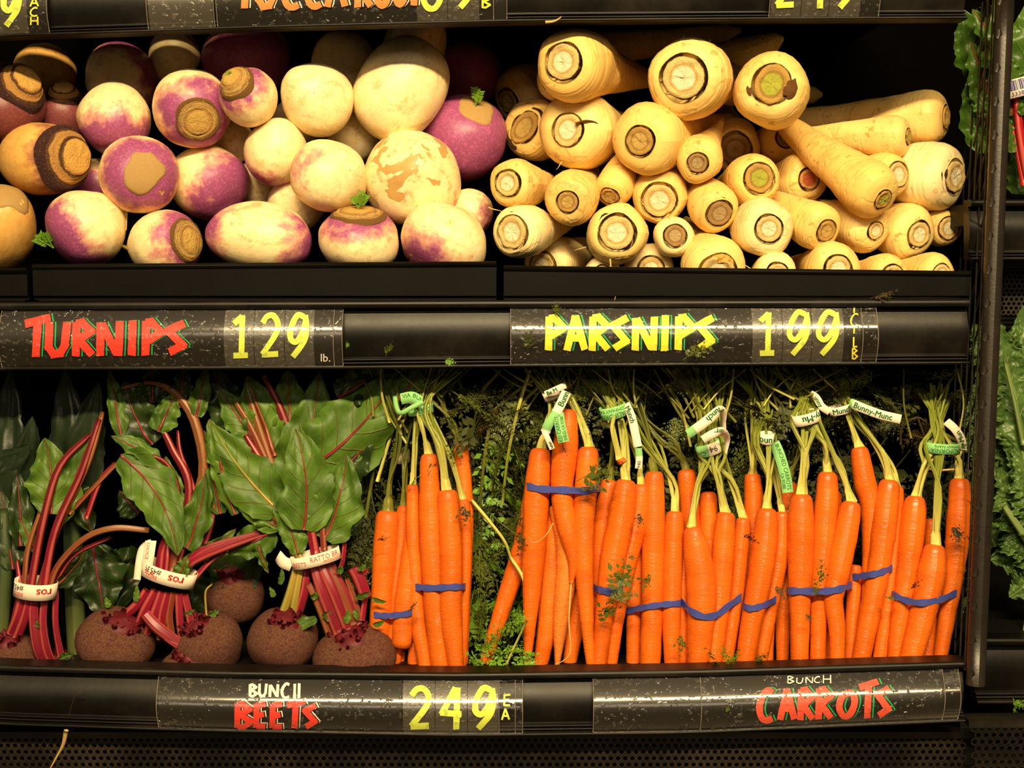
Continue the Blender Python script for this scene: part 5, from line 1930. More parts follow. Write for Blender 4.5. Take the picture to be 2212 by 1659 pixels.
I_ = bunch('carrot bunch whose white tag flies out sideways with readable name', 1890, 0.8)
ci = [([(1855, 965, 19), (1868, 1040, 24), (1882, 1110, 22), (1880, 1300, 19), (1860, 1445, 15)], 1.05),
      ([(1922, 1036, 22), (1912, 1120, 27), (1896, 1240, 24), (1876, 1340, 22), (1856, 1445, 19)], 0.6),
      ([(1938, 1050, 15), (1930, 1180, 19), (1918, 1300, 17), (1898, 1445, 16)], 1.0),
      ([(1848, 1220, 14), (1842, 1330, 16), (1836, 1445, 14)], 1.3)]
TI = 0.0451
carrot(I_, *ci[0], ties=[(1846, 930, TI - .002), (1830, 885, TI), (1800, 795, 0.0605)], n_st=5, sr=4.6)
carrot(I_, *ci[1], ties=[(1904, 975, TI - .012), (1840, 888, TI), (1810, 795, 0.0605)], n_st=7, sr=4.8)
carrot(I_, *ci[2], ties=[(1925, 1000, TI + .004), (1846, 890, TI + .004), (1820, 795, 0.0605)], n_st=4)
carrot(I_, *ci[3])
hull_band(I_, [(1842, 1247), (1870, 1243), (1900, 1237), (1927, 1227)], ci[:3], 14, 2.4)
rb, o = tie(I_, 1815, 884, 50, 18, 14, TI, ['paper'], depth=0.6)
rb.text(o, 'Munch', 0.10, 0.6, 'print_green', bold=True)
rb = Ribbon([(1752, 850, TI - .01), (1764, 860, TI - .016), (1775, 878, TI - .018), (1792, 890, TI - .016)], 16, [50, 20, 0, 0])
q = rb.build(o, 'tag_strip', ['paper'])
rb.text(q, 'unny', 0.25, 0.56, 'print_green', bold=True)
rb = Ribbon([(1836, 870, TI - .014), (1860, 880, TI - .020), (1900, 895, TI - .024), (1946, 906, TI - .024)], 20, [20, 0, 0, 0])
q = rb.build(o, 'tag_strip', TAGW, [(0, 1), (0.06, 0)])
rb.text(q, 'Bunny-Munc', 0.10, 0.60, 'print_green', bold=True, squeeze=0.98)

J_ = bunch('last carrot bunch beside the divider with green tag band and leaning front carrot', 2010, 0.2)
cj = [([(1978, 1071, 21), (1972, 1130, 27), (1958, 1250, 24), (1944, 1340, 21), (1932, 1445, 16)], 0.55),
      ([(2020, 1176, 23), (2012, 1240, 30), (1992, 1330, 28), (1962, 1445, 23)], 0.0),
      ([(2073, 1033, 21), (2072, 1110, 26), (2062, 1220, 23), (2046, 1330, 18), (2028, 1445, 14)], 0.5),
      ([(2012, 1120, 18), (2014, 1250, 20), (2000, 1445, 18)], 1.3)]
TJ = 0.0308
carrot(J_, *cj[0], ties=[(1998, 1010, TJ - .006), (2018, 965, TJ), (2020, 920, 0.0385), (2018, 850, 0.0550)], n_st=7, sr=4.4)
carrot(J_, *cj[1], ties=[(2026, 1060, TJ - .022), (2030, 965, TJ - .004), (2026, 920, 0.0385), (2022, 860, 0.0550)], n_st=7, sr=4.6)
carrot(J_, *cj[2], ties=[(2068, 990, TJ - .002), (2044, 960, TJ), (2030, 920, 0.0385), (2026, 830, 0.0550)], n_st=4, sr=5.2)
carrot(J_, *cj[3])
hull_band(J_, [(1926, 1283), (1955, 1296), (1990, 1302), (2030, 1295), (2066, 1281)], cj[:3], 14, 2.2)
rb, o = tie(J_, 2036, 966, 74, 22, -2, TJ - .002, ['paper_green'], depth=0.7)
rb.text(o, 'CALIFORNIA', 0.455, 0.40, 'print_green', v=-0.18, flip=True)
rb.text(o, 'COMPANY FARMS', 0.44, 0.24, 'print_green', v=0.25, flip=True)
rb = Ribbon([(2044, 910, TJ - .004), (2062, 926, TJ - .010), (2076, 948, TJ - .010), (2080, 972, TJ - .004)], 18, [0, 0, 10, 40])
q = rb.build(o, 'tag_strip', ['paper'])
rb.text(q, 'ny-Mun', 0.92, 0.56, 'print_green', flip=True, bold=True)
for pts in ([(1946, 960, .05), (1948, 925, .05), (1982, 902, .048), (2014, 925, .05)], [(1982, 902, .048), (1998, 945, .05)], [(1998, 1012, .03), (2028, 1016, .026), (2060, 1014, .03)], [(1970, 940, .05), (2006, 948, .046), (2034, 938, .05)]):
    mb = MB()
    W_ = [at(*p) for p in cr([V(q_) for q_ in pts], 12)]
    mb.tube(W_, [0.0011] * 12, 6)
    mb.build('dry_stalk', 'hair' if pts[0][0] == 1998 else 'frond_brown', J_)

# ---- the leaves of the bunches
BUN = [(A_, 862, 900, 0.060), (B_, 915, 850, 0.051), (C_, 1195, 830, 0.054), (D_, 1320, 850, 0.054), (E_, 1380, 860, 0.066), (F_, 1515, 870, 0.051), (G_, 1640, 860, 0.057), (H_, 1730, 850, 0.054), (I_, 1810, 850, 0.063), (J_, 2025, 900, 0.048)]
for b_, bx_, by_, yd in BUN:
    for k in range(8):
        dx = FRR.uniform(-1, 1)
        frond(b_, bx_ + FRR.uniform(-25, 25), by_ + FRR.uniform(-30, 10), yd + FRR.uniform(0, .03), dx, FRR.uniform(-0.9, -0.1), -0.3, FRR.uniform(70, 120), FRR.choice(['frond_dark', 'frond_dark', 'frond', 'frond_brown']))
MESS = random.Random(23)
for k in range(110):
    x = MESS.uniform(830, 2060)
    own = min(BUN, key=lambda q: abs(q[1] - x))[0]
    if 1860 < x < 1960 and k % 3:
        continue
    near = any(abs(x - q[1]) < 45 for q in BUN)
    frond(own, x, MESS.uniform(795, 905), MESS.uniform(.030, .062) + (.016 if near else 0), MESS.uniform(-1, 1), MESS.uniform(-.15, .7), MESS.uniform(-.1, .25), MESS.uniform(60, 120), MESS.choice(['frond_dark', 'frond_dark', 'frond', 'frond_brown', 'scrap_frond_dark', 'frond']))
for k in range(90):
    own, bx_, by_, yd = MESS.choice(BUN)
    x0 = bx_ + MESS.uniform(-60, 60)
    y0_ = by_ + MESS.uniform(-10, 60)
    x1 = x0 + MESS.uniform(-110, 110)
    d0, d1 = MESS.uniform(.030, .055), MESS.uniform(.034, .06)
    if y0_ < 830 or x1 > 2070:
        continue
    P = cr([at(x0, y0_, d0), at(lerp(x0, x1, .5) + MESS.uniform(-14, 14), lerp(y0_, 800, .5), lerp(d0, d1, .5) - .004), at(x1, 797, d1)], 9)
    mb = MB()
    w_ = MESS.uniform(.0008, .0015)
    mb.tube(P, [w_ * (1 - .03 * i) for i in range(9)], 6, vscale=0.06)
    mb.build('loose_stalk', MESS.choice(['stalk', 'stalk_dark', 'stalk_dark']), own)
# hanging curtain behind and between the roots
CUR = random.Random(11)
for k in range(120):
    x = CUR.uniform(770, 2070)
    y = CUR.uniform(800, 1180)
    own = min(BUN, key=lambda q: abs(q[1] - x))[0]
    frond(own, x, y, 0.078 + CUR.uniform(0, .03), CUR.uniform(-.7, .7), CUR.uniform(0.2, 1.0), CUR.uniform(-.1, .2), CUR.uniform(130, 230), CUR.choice(['frond_dark', 'frond', 'frond_dark']))
for k in range(46):
    x = CUR.uniform(1000, 1150)
    y = CUR.uniform(810, 1330)
    frond(C_ if k % 2 else B_, x, y, 0.050 + CUR.uniform(0, .03), CUR.uniform(-.5, .5), CUR.uniform(0.3, 1.0), CUR.uniform(-.1, .3), CUR.uniform(90, 170), CUR.choice(['frond', 'frond', 'frond_dark', 'frond_bright']))
for k in range(18):
    frond(A_, CUR.uniform(765, 850), CUR.uniform(900, 1200), 0.055 + CUR.uniform(0, .02), CUR.uniform(-.6, .4), CUR.uniform(0.3, 1.0), .1, CUR.uniform(90, 150), CUR.choice(['frond', 'frond_dark']))
# long loose stalks hanging in the gap
for pts, m_, p_ in (([(1145, 800, 0.045), (1120, 880, 0.042), (1098, 980, 0.040), (1085, 1090, 0.042)], 'stalk', C_), ([(1175, 805, 0.048), (1110, 850, 0.047), (1045, 905, 0.048)], 'stalk_dark', C_), ([(1190, 815, 0.048), (1130, 870, 0.047), (1090, 960, 0.048), (1060, 1060, 0.051)], 'stalk_dark', C_),
                    ([(1080, 800, 0.048), (1040, 850, 0.048), (1020, 930, 0.049)], 'stalk_dark', B_), ([(1018, 1080, 0.030), (1060, 1130, 0.027), (1090, 1170, 0.021), (1103, 1205, 0.019)], 'stalk', B_), ([(1103, 1205, 0.019), (1130, 1250, 0.013), (1147, 1320, 0.007), (1150, 1368, 0.006)], 'stalk', B_),
                    ([(1060, 905, 0.051), (1045, 1000, 0.048), (1035, 1120, 0.051)], 'stalk_dark', B_), ([(795, 965, 0.054), (840, 910, 0.054), (880, 880, 0.051)], 'stalk_dark', A_), ([(815, 1040, 0.054), (845, 940, 0.054), (866, 885, 0.051)], 'stalk', A_), ([(790, 1120, 0.060), (806, 1020, 0.057), (812, 950, 0.054)], 'stalk_dark', A_),
                    ([(950, 800, 0.066), (975, 860, 0.063), (1000, 900, 0.060)], 'stalk_dark', B_), ([(985, 800, 0.066), (1000, 850, 0.063), (1012, 890, 0.060)], 'stalk_dark', B_), ([(1440, 830, 0.054), (1470, 880, 0.051), (1492, 965, 0.045)], 'stalk', E_), ([(1455, 800, 0.054), (1490, 850, 0.048), (1508, 905, 0.042)], 'stalk', E_)):
    mb = MB()
    W_ = [at(*p) for p in cr([V(q_) for q_ in pts], 16)]
    mb.tube(W_, [0.0019 * (1 - 0.02 * i) for i in range(16)], 7, vscale=0.1)
    mb.build('loose_stalk', m_, p_)
# scraps of leaf stuck on the roots
for p_, x, y, lay, dx, dy, l, kd in ((C_, 1245, 1040, -0.75, 0.8, -0.3, 80, 'frond'), (C_, 1235, 1050, -0.75, 0.9, 0.3, 62, 'frond'), (D_, 1318, 1290, -0.7, 0.5, -0.8, 84, 'frond'), (D_, 1310, 1300, -0.7, 0.9, -0.2, 60, 'frond'), (D_, 1296, 1355, -0.7, 0.5, -0.8, 70, 'frond'),
                                     (D_, 1385, 1105, -0.2, -0.2, 0.8, 30, 'frond_brown'), (E_, 1410, 1235, -0.4, -0.3, 0.8, 40, 'frond'), (F_, 1472, 1365, -0.4, 0.1, 0.9, 44, 'frond'), (F_, 1600, 1160, -0.1, 0.9, 0.1, 34, 'frond_brown'), (F_, 1560, 1440, -0.7, -0.6, -0.4, 46, 'frond_bright'), (F_, 1566, 1440, -0.7, 0.6, -0.5, 40, 'frond_bright'), (F_, 1570, 1436, -0.7, 0.0, -1, 40, 'frond_bright'),
                                     (G_, 1668, 1265, -0.3, 0.4, 0.5, 32, 'frond_brown'), (G_, 1626, 1440, -0.4, 0.4, -0.6, 40, 'frond'), (H_, 1764, 1265, -0.8, 0.3, -0.9, 46, 'frond'), (H_, 1762, 1292, -0.8, -0.2, -0.9, 34, 'frond'), (H_, 1742, 1322, -0.6, 0.3, 0.8, 22, 'frond_brown'), (I_, 1908, 1286, -0.2, 0.6, 0.3, 26, 'frond'),
                                     (J_, 2062, 1130, -0.5, 0.1, 0.9, 44, 'frond_brown'), (J_, 2064, 1165, -0.5, 0.1, -0.9, 30, 'frond_brown'), (J_, 1964, 1275, -0.3, 0.4, -0.6, 30, 'frond_brown'), (B_, 1001, 1085, -0.2, 0.2, 0.9, 44, 'frond_brown'), (A_, 812, 1167, -0.1, 1, 0.0, 26, 'frond_brown'), (A_, 876, 1326, -0.3, 0.6, -0.4, 32, 'frond_brown'), (C_, 1215, 955, -0.4, 0.1, 0.9, 26, 'frond_brown'), (C_, 1130, 1090, 0.3, -0.2, 0.9, 60, 'frond_dark'), (C_, 1125, 1140, 0.3, 0.1, 0.9, 50, 'frond_dark')):
    frond(p_, x, y, dep(y, lay) - 0.010, dx, dy, 0.15, l * 1.1, 'scrap_' + kd, name='leaf_scrap')
# the bright tuft lying on the rail edge
tf = thing('carrot_leaf_tuft', 'bright green tuft of carrot leaf lying at the foot of the leaning carrot', 'leaf', at(1085, 1448, -0.02))
for k in range(16):
    frond(tf, 1085 + CUR.uniform(-45, 45), 1400 + CUR.uniform(-30, 45), -0.017 + CUR.uniform(0, .012), CUR.uniform(-1, 1), CUR.uniform(-.8, .6), .35, CUR.uniform(45, 85), 'frond_bright')
frond(tf, 1140, 1335, -0.012, -0.9, 0.1, .2, 50, 'frond_bright')
frond(tf, 1135, 1345, -0.012, -0.6, -0.6, .2, 40, 'frond_bright')
mb = MB()
mb.tube([at(*p) for p in cr([V((1090, 1445, -.018)), V((1110, 1400, -.02)), V((1138, 1340, -.014))], 10)], [0.0012] * 10, 6)
mb.build('stem', 'stalk', tf)

# ================================================================== beets
def bdep(py, layer=0.0):
    return 0.004 + layer * 0.014 + (1450 - py) * 0.00004


def stem(parent, pts, mat='beet_stem', name='stem', flat=0.75):
    """[(px, py, r)] with a layer as fourth"""
    P4 = [(a, b, bdep(b, l), r) for a, b, r, l in pts]
    W_, R_5 = pxpath(P4, 22)
    mb = MB()
    sd = RND.uniform(0, 50)
    mb.tube(W_, R_5, 12, jig=0.22, rnd=sd, vscale=0.1, flat=flat)
    return mb.build(name, mat, parent)


def leaf(parent, base, tip, hw, l0, l1, curve=0.0, cup=0.25, twist=0.0, mat='beet_leaf', ruffle=0.22, freq=3.3, seed=None, rib='beet_stem', ribr=2.8, belly=0.0, nx=14, ny=26, shape=0.68, dfn=bdep, fold=0.0, name='leaf', lobes=0.0, frill=0.0):
    """blade from base to tip (picture points), half width hw px, depth layers at base and tip, curve = sideways swing of the midrib in px,
    cup = edges raised to the viewer (+) or back, twist in degrees about the midrib, belly = how far the middle swings to the viewer in layers"""
    sd = RND.uniform(0, 99) if seed is None else seed
    b, t_ = V((base[0], base[1], 0)), V((tip[0], tip[1], 0))
    d = (t_ - b)
    perp = V((-d.y, d.x, 0)).normalized()
    P = []
    for i in range(ny + 1):
        f = i / ny
        q = b + d * f + perp * (curve * 4 * f * (1 - f))
        P.append(at(q.x, q.y, dfn(q.y, lerp(l0, l1, f) - belly * 4 * f * (1 - f))))
    mb = MB()
    idx = []
    m_ = mpp(P[0])
    H = hw * m_
    for i in range(ny + 1):
        f = i / ny
        tg = (P[min(ny, i + 1)] - P[max(0, i - 1)]).normalized()
        ac = tg.cross(FWD).normalized()
        ac = Matrix.Rotation(math.radians(twist + 14 * noise.noise(V((f * 1.5, sd, 0)))), 3, tg) @ ac
        nn = tg.cross(ac).normalized()
        if nn.dot(FWD) > 0:
            nn = -nn
        wv = (math.sin(PI * min(1, (0.035 + 0.965 * f)) ** shape)) ** 0.72 if f < 1 else 0.02
        wv = max(wv, 0.03)
        row = []
        for k in range(nx + 1):
            u = 2 * k / nx - 1
            au = abs(u)
            edge = 1 + 0.26 * noise.noise(V((f * 6, sd + (u > 0) * 9, 1))) * au + 0.10 * noise.noise(V((f * 22, sd + (u > 0) * 9, 4))) * au + lobes * au * (noise.noise(V((f * 14, sd + (u > 0) * 9, 2))) * 1.6 + noise.noise(V((f * 40, sd + (u > 0) * 9, 6))) * 0.9)
            ph = f * freq * 2 * PI + (2.1 if u > 0 else 0) + sd
            rz = H * (cup * au ** 1.6 + ruffle * au ** 2 * math.sin(ph + 1.2 * noise.noise(V((f * 5, sd, 3)))) + 0.30 * noise.noise(V((f * 3 + sd, u * 1.8, 0))) + 0.07 * noise.noise(V((f * 9 + sd, u * 5, 2))) - fold * au + frill * au ** 1.5 * (noise.noise(V((f * 30 + sd, u * 5, 5))) * 0.8 + noise.noise(V((f * 62 + sd, u * 8, 8))) * 0.5))
            p = P[i] + ac * (u * H * wv * edge) + nn * rz * min(1, wv * 1.2)
            row.append(mb.add(p, (k / nx, f)))
        idx.append(row)
    for i in range(ny):
        for k in range(nx):
            mb.face((idx[i][k], idx[i][k + 1], idx[i + 1][k + 1], idx[i + 1][k]))
    o = mb.build(name, mat, parent)
    if rib:
        m2 = MB()
        mid = [mb.v[r[nx // 2]] - FWD * (0.0006) for r in idx]
        m2.tube(mid, [max(0.0003, ribr * m_ * (1 - 0.85 * i / ny)) for i in range(ny + 1)], 7, vscale=0.12, flat=0.7)
        m2.build('midrib', rib, o)
    return o


def beet(parent, cx, cy, rx, ry, layer, ax=0.0, ay=-0.9, crown=0.5, nubs=22):
    c = at(cx, cy, bdep(cy, layer))
    m_ = mpp(c)
    a = vdir(ax, ay, 0.42)
    sd = RND.uniform(0, 90)
    o = turnip_body(sd, taper=0.1, lump=0.07).build('beet', 'beet', parent, True, local=frame_z(a, c, rx * m_, rx * m_, ry * m_))
    # ragged crown of cut stem ends
    mb = MB()
    r_ = random.Random(int(sd * 100))
    top = c + a * ry * m_ * 0.86
    s1 = a.cross(V((0, 1, 0))).normalized()
    s2 = a.cross(s1)
    for k in range(nubs):
        an = 2 * PI * k / nubs + r_.uniform(-.3, .3)
        rr = crown * rx * m_ * r_.uniform(.15, 1.0)
        p = top + (s1 * math.cos(an) + s2 * math.sin(an)) * rr - a * (rr * 0.22)
        dd = (a + (s1 * math.cos(an) + s2 * math.sin(an)) * r_.uniform(0.1, 0.9)).normalized()
        ln = r_.uniform(8, 24) * m_
        w_ = r_.uniform(4, 9) * m_
        mb.tube([p - dd * 0.004, p + dd * ln * 0.5, p + dd * ln], [w_, w_ * 0.85, w_ * 0.5], 7, jig=0.3, rnd=sd + k)
    mb.lathe([(crown * rx * m_ * 1.05, -0.010), (crown * rx * m_ * .9, 0.001), (crown * rx * m_ * .5, 0.005), (0.0005, 0.006)], 18, jit=0.3, seed=sd, mat=frame_z(a, top - a * (crown * rx * m_ * 0.10), 1, 1, 1))
    mb.build('crown', 'beet_crown', o)
    return o


BG = 'beet bunches on the lower shelf'
BA = thing('beet_bunch', 'beet bunch cut by the picture edge with long slender red stems', 'beets', at(70, 1470, 0), BG)
BB = thing('beet_bunch', 'beet bunch with drooping leaf over a double folded white band', 'beets', at(365, 1470, 0), BG)
BC = thing('beet_bunch', 'beet bunch with broad upright leaves and slanted white band, nearest the carrots', 'beets', at(680, 1470, 0), BG)

# --- bunch cut by the picture edge
beet(BA, 24, 1420, 58, 48, 0.6, -0.2)
beet(BA, 118, 1450, 52, 34, 1.4, 0.1)
beet(BA, -60, 1400, 60, 54, 1.6, 0.1)
for pts, m in (([(52, 1345, 9, .4), (66, 1270, 9, .3), (92, 1130, 9, .5), (128, 1010, 8, .9), (195, 938, 5, 1.3)], 'beet_stem'),
               ([(92, 1290, 9, .2), (118, 1150, 9, .4), (176, 1020, 8, .9), (214, 905, 6, 1.4)], 'beet_stem'),
               ([(48, 1330, 6, .5), (54, 1240, 6, .4), (62, 1180, 6, .6), (92, 1090, 4, .9)], 'beet_stem_tan'),
               ([(80, 1280, 6, .6), (126, 1140, 7, .7), (190, 1000, 7, 1.1), (222, 890, 5, 1.6)], 'beet_stem_tan'),
               ([(104, 1280, 7, .3), (126, 1222, 7, .2), (182, 1164, 7, .1), (246, 1141, 7, .1), (322, 1146, 6, .5)], 'beet_stem_tan'),
               ([(112, 1270, 5, .7), (160, 1200, 5, .7), (240, 1160, 4, 1)], 'beet_stem'),
               ([(30, 1345, 8, .5), (42, 1275, 7, .5), (36, 1210, 4, .8)], 'beet_stem'),
               ([(74, 1270, 11, .0), (72, 1330, 11, -.1), (80, 1400, 11, -.1), (104, 1446, 9, .4)], 'beet_stem'),
               ([(98, 1272, 8, .1), (92, 1340, 8, .0), (100, 1400, 9, .1), (118, 1440, 8, .5)], 'beet_stem'),
               ([(120, 1275, 7, .4), (120, 1350, 7, .4), (132, 1420, 8, .6)], 'beet_stem'),
               ([(50, 1285, 11, .0), (38, 1330, 11, .0), (22, 1368, 10, .3)], 'beet_stem'),
               ([(66, 1285, 10, -.1), (54, 1330, 10, -.1), (36, 1378, 10, .2)], 'beet_stem'),
               ([(150, 1110, 5, 1), (196, 1060, 5, 1.1), (255, 1000, 4, 1.3)], 'beet_stem_tan'),
               ([(186, 1120, 6, 1.2), (216, 1040, 6, 1.3), (250, 1000, 5, 1.6)], 'beet_stem')):
    stem(BA, pts, m)
rb, o = tie(BA, 77, 1270, 92, 34, -6, bdep(1270, 0.1), ['paper'], depth=0.75, name='paper_band')
rb.text(o, '#4539', 0.19, 0.34, 'print_black', v=0.16, flip=True)
rb.text(o, 'BEETS', 0.19, 0.22, 'print_red', v=-0.22, flip=True)
rb.text(o, 'ros', 0.42, 0.5, 'print_red', flip=True, bold=True)
leaf(BA, (110, 1110), (96, 946), 50, .9, 1.3, 8, 0.1, 10)
leaf(BA, (132, 1130), (196, 950), 28, 1.2, 1.4, -6, 0.1, -20)
leaf(BA, (44, 1180), (34, 1010), 26, .9, 1.2, 4, 0.2, 30, 'beet_leaf_dark')
leaf(BA, (28, 1230), (2, 1060), 30, 1.0, 1.3, 0, 0.1, 20, 'beet_leaf_dark')
leaf(BA, (76, 1190), (40, 1110), 16, 1.0, 1.0, 0, 0.2, 30)
leaf(BA, (120, 1265), (188, 1180), 18, .6, .8, 8, 0.4, 40, 'beet_leaf_dark', rib='beet_stem_tan')
leaf(BA, (200, 1180), (226, 1330), 60, 2.6, 2.6, 0, 0.1, 0, 'beet_leaf_dark')
leaf(BA, (150, 1040), (200, 1150), 34, 2.0, 2.2, 0, 0.1, 0, 'beet_leaf_dark')
leaf(BA, (128, 1425), (160, 1410), 9, .2, .2, 0, .3, 20, rib=None)
leaf(BA, (74, 1340), (84, 1356), 8, -.3, -.4, 0, .3, 20, rib=None)

# --- middle bunch
beet(BB, 250, 1388, 84, 68, 0.5, 0.35, -0.8)
beet(BB, 452, 1392, 76, 70, 0.8, -0.35, -0.75)
beet(BB, 412, 1444, 62, 44, 0.0, -0.1, -0.85)
for pts, m in (([(318, 1275, 10, .2), (292, 1310, 11, .2), (262, 1335, 11, .4)], 'beet_stem'), ([(336, 1275, 10, .0), (312, 1320, 11, .0), (296, 1358, 10, .3)], 'beet_stem'),
               ([(350, 1278, 10, -.1), (332, 1330, 11, -.2), (318, 1368, 9, .2)], 'beet_stem'), ([(362, 1280, 9, -.2), (350, 1330, 10, -.2), (346, 1380, 9, .2)], 'beet_stem'),
               ([(374, 1280, 7, -.2), (366, 1330, 8, -.1), (372, 1380, 8, .2)], 'beet_stem_tan'), ([(386, 1282, 9, -.1), (388, 1340, 9, -.1), (396, 1400, 9, .1)], 'beet_stem'),
               ([(398, 1284, 8, .1), (410, 1340, 9, .1), (418, 1395, 9, .3)], 'beet_stem'), ([(312, 1326, 12, -.4), (342, 1358, 13, -.5), (392, 1396, 12, -.2)], 'beet_stem'),
               ([(330, 1350, 10, -.3), (370, 1384, 10, -.4), (410, 1410, 9, -.1)], 'beet_stem'), ([(400, 1290, 6, .3), (404, 1320, 6, .4)], 'beet_stem_tan'),
               ([(345, 1250, 9, .2), (350, 1190, 9, .3), (376, 1120, 7, .5), (384, 1060, 6, .5), (366, 1010, 5, .4), (330, 986, 5, .3), (262, 984, 4, .6)], 'beet_stem'),
               ([(366, 1250, 10, .3), (392, 1150, 11, .7), (438, 1030, 12, .9), (424, 920, 11, 1.0), (386, 856, 9, 1.1), (330, 826, 5, 1.3), (262, 838, 3, 1.4)], 'beet_stem_tan'),
               ([(372, 1240, 8, .6), (408, 1060, 9, .8), (372, 970, 8, 1.0), (346, 918, 6, 1.3)], 'beet_stem'), ([(385, 1220, 6, .6), (420, 1080, 6, .9), (390, 980, 5, 1.0), (384, 930, 3, 1.2)], 'beet_stem'),
               ([(392, 1230, 9, .1), (430, 1206, 9, .0), (490, 1180, 9, .2), (585, 1148, 6, .8)], 'beet_stem'), ([(398, 1222, 7, .2), (432, 1190, 7, .1), (480, 1172, 6, .2), (560, 1150, 5, .6)], 'beet_stem'),
               ([(412, 1260, 6, .4), (452, 1215, 6, .6), (490, 1190, 5, .9)], 'beet_stem'), ([(440, 1180, 8, .9), (456, 1130, 7, .9), (462, 1080, 6, 1.1)], 'beet_stem'),
               ([(356, 1240, 8, .1), (360, 1200, 8, .2), (362, 1150, 7, .6)], 'beet_stem'), ([(446, 1330, 2.5, .0), (444, 1280, 2.2, -.1), (458, 1262, 2, -.1)], 'beet_stem_green')):
    stem(BB, pts, m)
rb, o = tie(BB, 365, 1238, 120, 32, -17, bdep(1240, 0.1), ['paper'], depth=0.6, name='paper_band')
rb.text(o, '#4539', 0.22, 0.36, 'print_black', v=0.16, flip=True)
rb.text(o, 'BEETS', 0.20, 0.24, 'print_red', v=-0.22, flip=True)
rb.text(o, 'KA', 0.10, 0.4, 'print_red', v=0.0)
rb.text(o, 'ros', 0.38, 0.56, 'print_red', flip=True, bold=True)
rb = Ribbon([(322, 1166, bdep(1170, .2)), (306, 1186, bdep(1186, -.3)), (300, 1216, bdep(1216, -.5)), (296, 1252, bdep(1252, -.5))], 15, [60, 20, 0, 0])
rb.build(o, 'band_end', ['paper'])
rb = Ribbon([(326, 1168, bdep(1170, -.2)), (322, 1196, bdep(1196, -.6)), (318, 1228, bdep(1228, -.6)), (330, 1240, bdep(1240, -.6))], 24, [0, 0, 0, 0])
q = rb.build(o, 'band_end', ['paper'])
rb.text(q, 'CHOICE', 0.06, 0.30, 'print_red', v=-0.15)
leaf(BB, (262, 985), (384, 1200), 52, .3, -.6, -26, 0.05, -8, belly=0.3, ruffle=0.2)
leaf(BB, (345, 1010), (240, 942), 24, .6, .6, 8, 0.2, 30)
leaf(BB, (262, 940), (236, 800), 20, .9, 1.2, 0, 0.2, 30)
leaf(BB, (330, 960), (270, 824), 52, 1.4, 1.4, -10, 0.1, 0, 'beet_leaf_dark')
leaf(BB, (342, 932), (380, 850), 30, .9, 1.1, 0, 0.1, 10)
leaf(BB, (398, 1120), (358, 985), 27, .7, .7, -8, 0.1, 20)
leaf(BB, (402, 1185), (444, 1024), 34, .3, .3, 8, 0.15, -10)
leaf(BB, (404, 1206), (510, 1142), 18, .2, .5, 8, 0.3, 20)
leaf(BB, (480, 1020), (452, 905), 26, .8, .9, 0, 0.2, 30)
leaf(BB, (424, 900), (446, 795), 22, .9, 1.1, 0, 0.2, 20)
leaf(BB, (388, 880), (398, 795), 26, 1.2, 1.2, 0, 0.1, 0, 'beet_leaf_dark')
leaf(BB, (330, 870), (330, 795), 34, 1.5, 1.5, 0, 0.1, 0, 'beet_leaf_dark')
leaf(BB, (380, 1248), (404, 1200), 18, -.4, -.5, 4, 0.2, -20, rib='beet_stem_tan')
leaf(BB, (300, 1110), (258, 1060), 30, 1.2, 1.2, 0, 0.1, 0, 'beet_leaf_dark')
leaf(BB, (476, 1110), (446, 960), 24, 1.0, 1.1, 0, .2, 40)
leaf(BB, (236, 1312), (228, 1290), 7, .2, .2, 0, .3, 20, rib=None)
leaf(BB, (294, 1300), (296, 1264), 7, -.2, -.2, 0, .3, 20, rib=None)
leaf(BB, (452, 1330), (474, 1318), 7, .0, .0, 0, .3, 20, rib=None)
leaf(BB, (400, 1330), (420, 1316), 6, -.1, -.1, 0, .3, 20, rib=None)

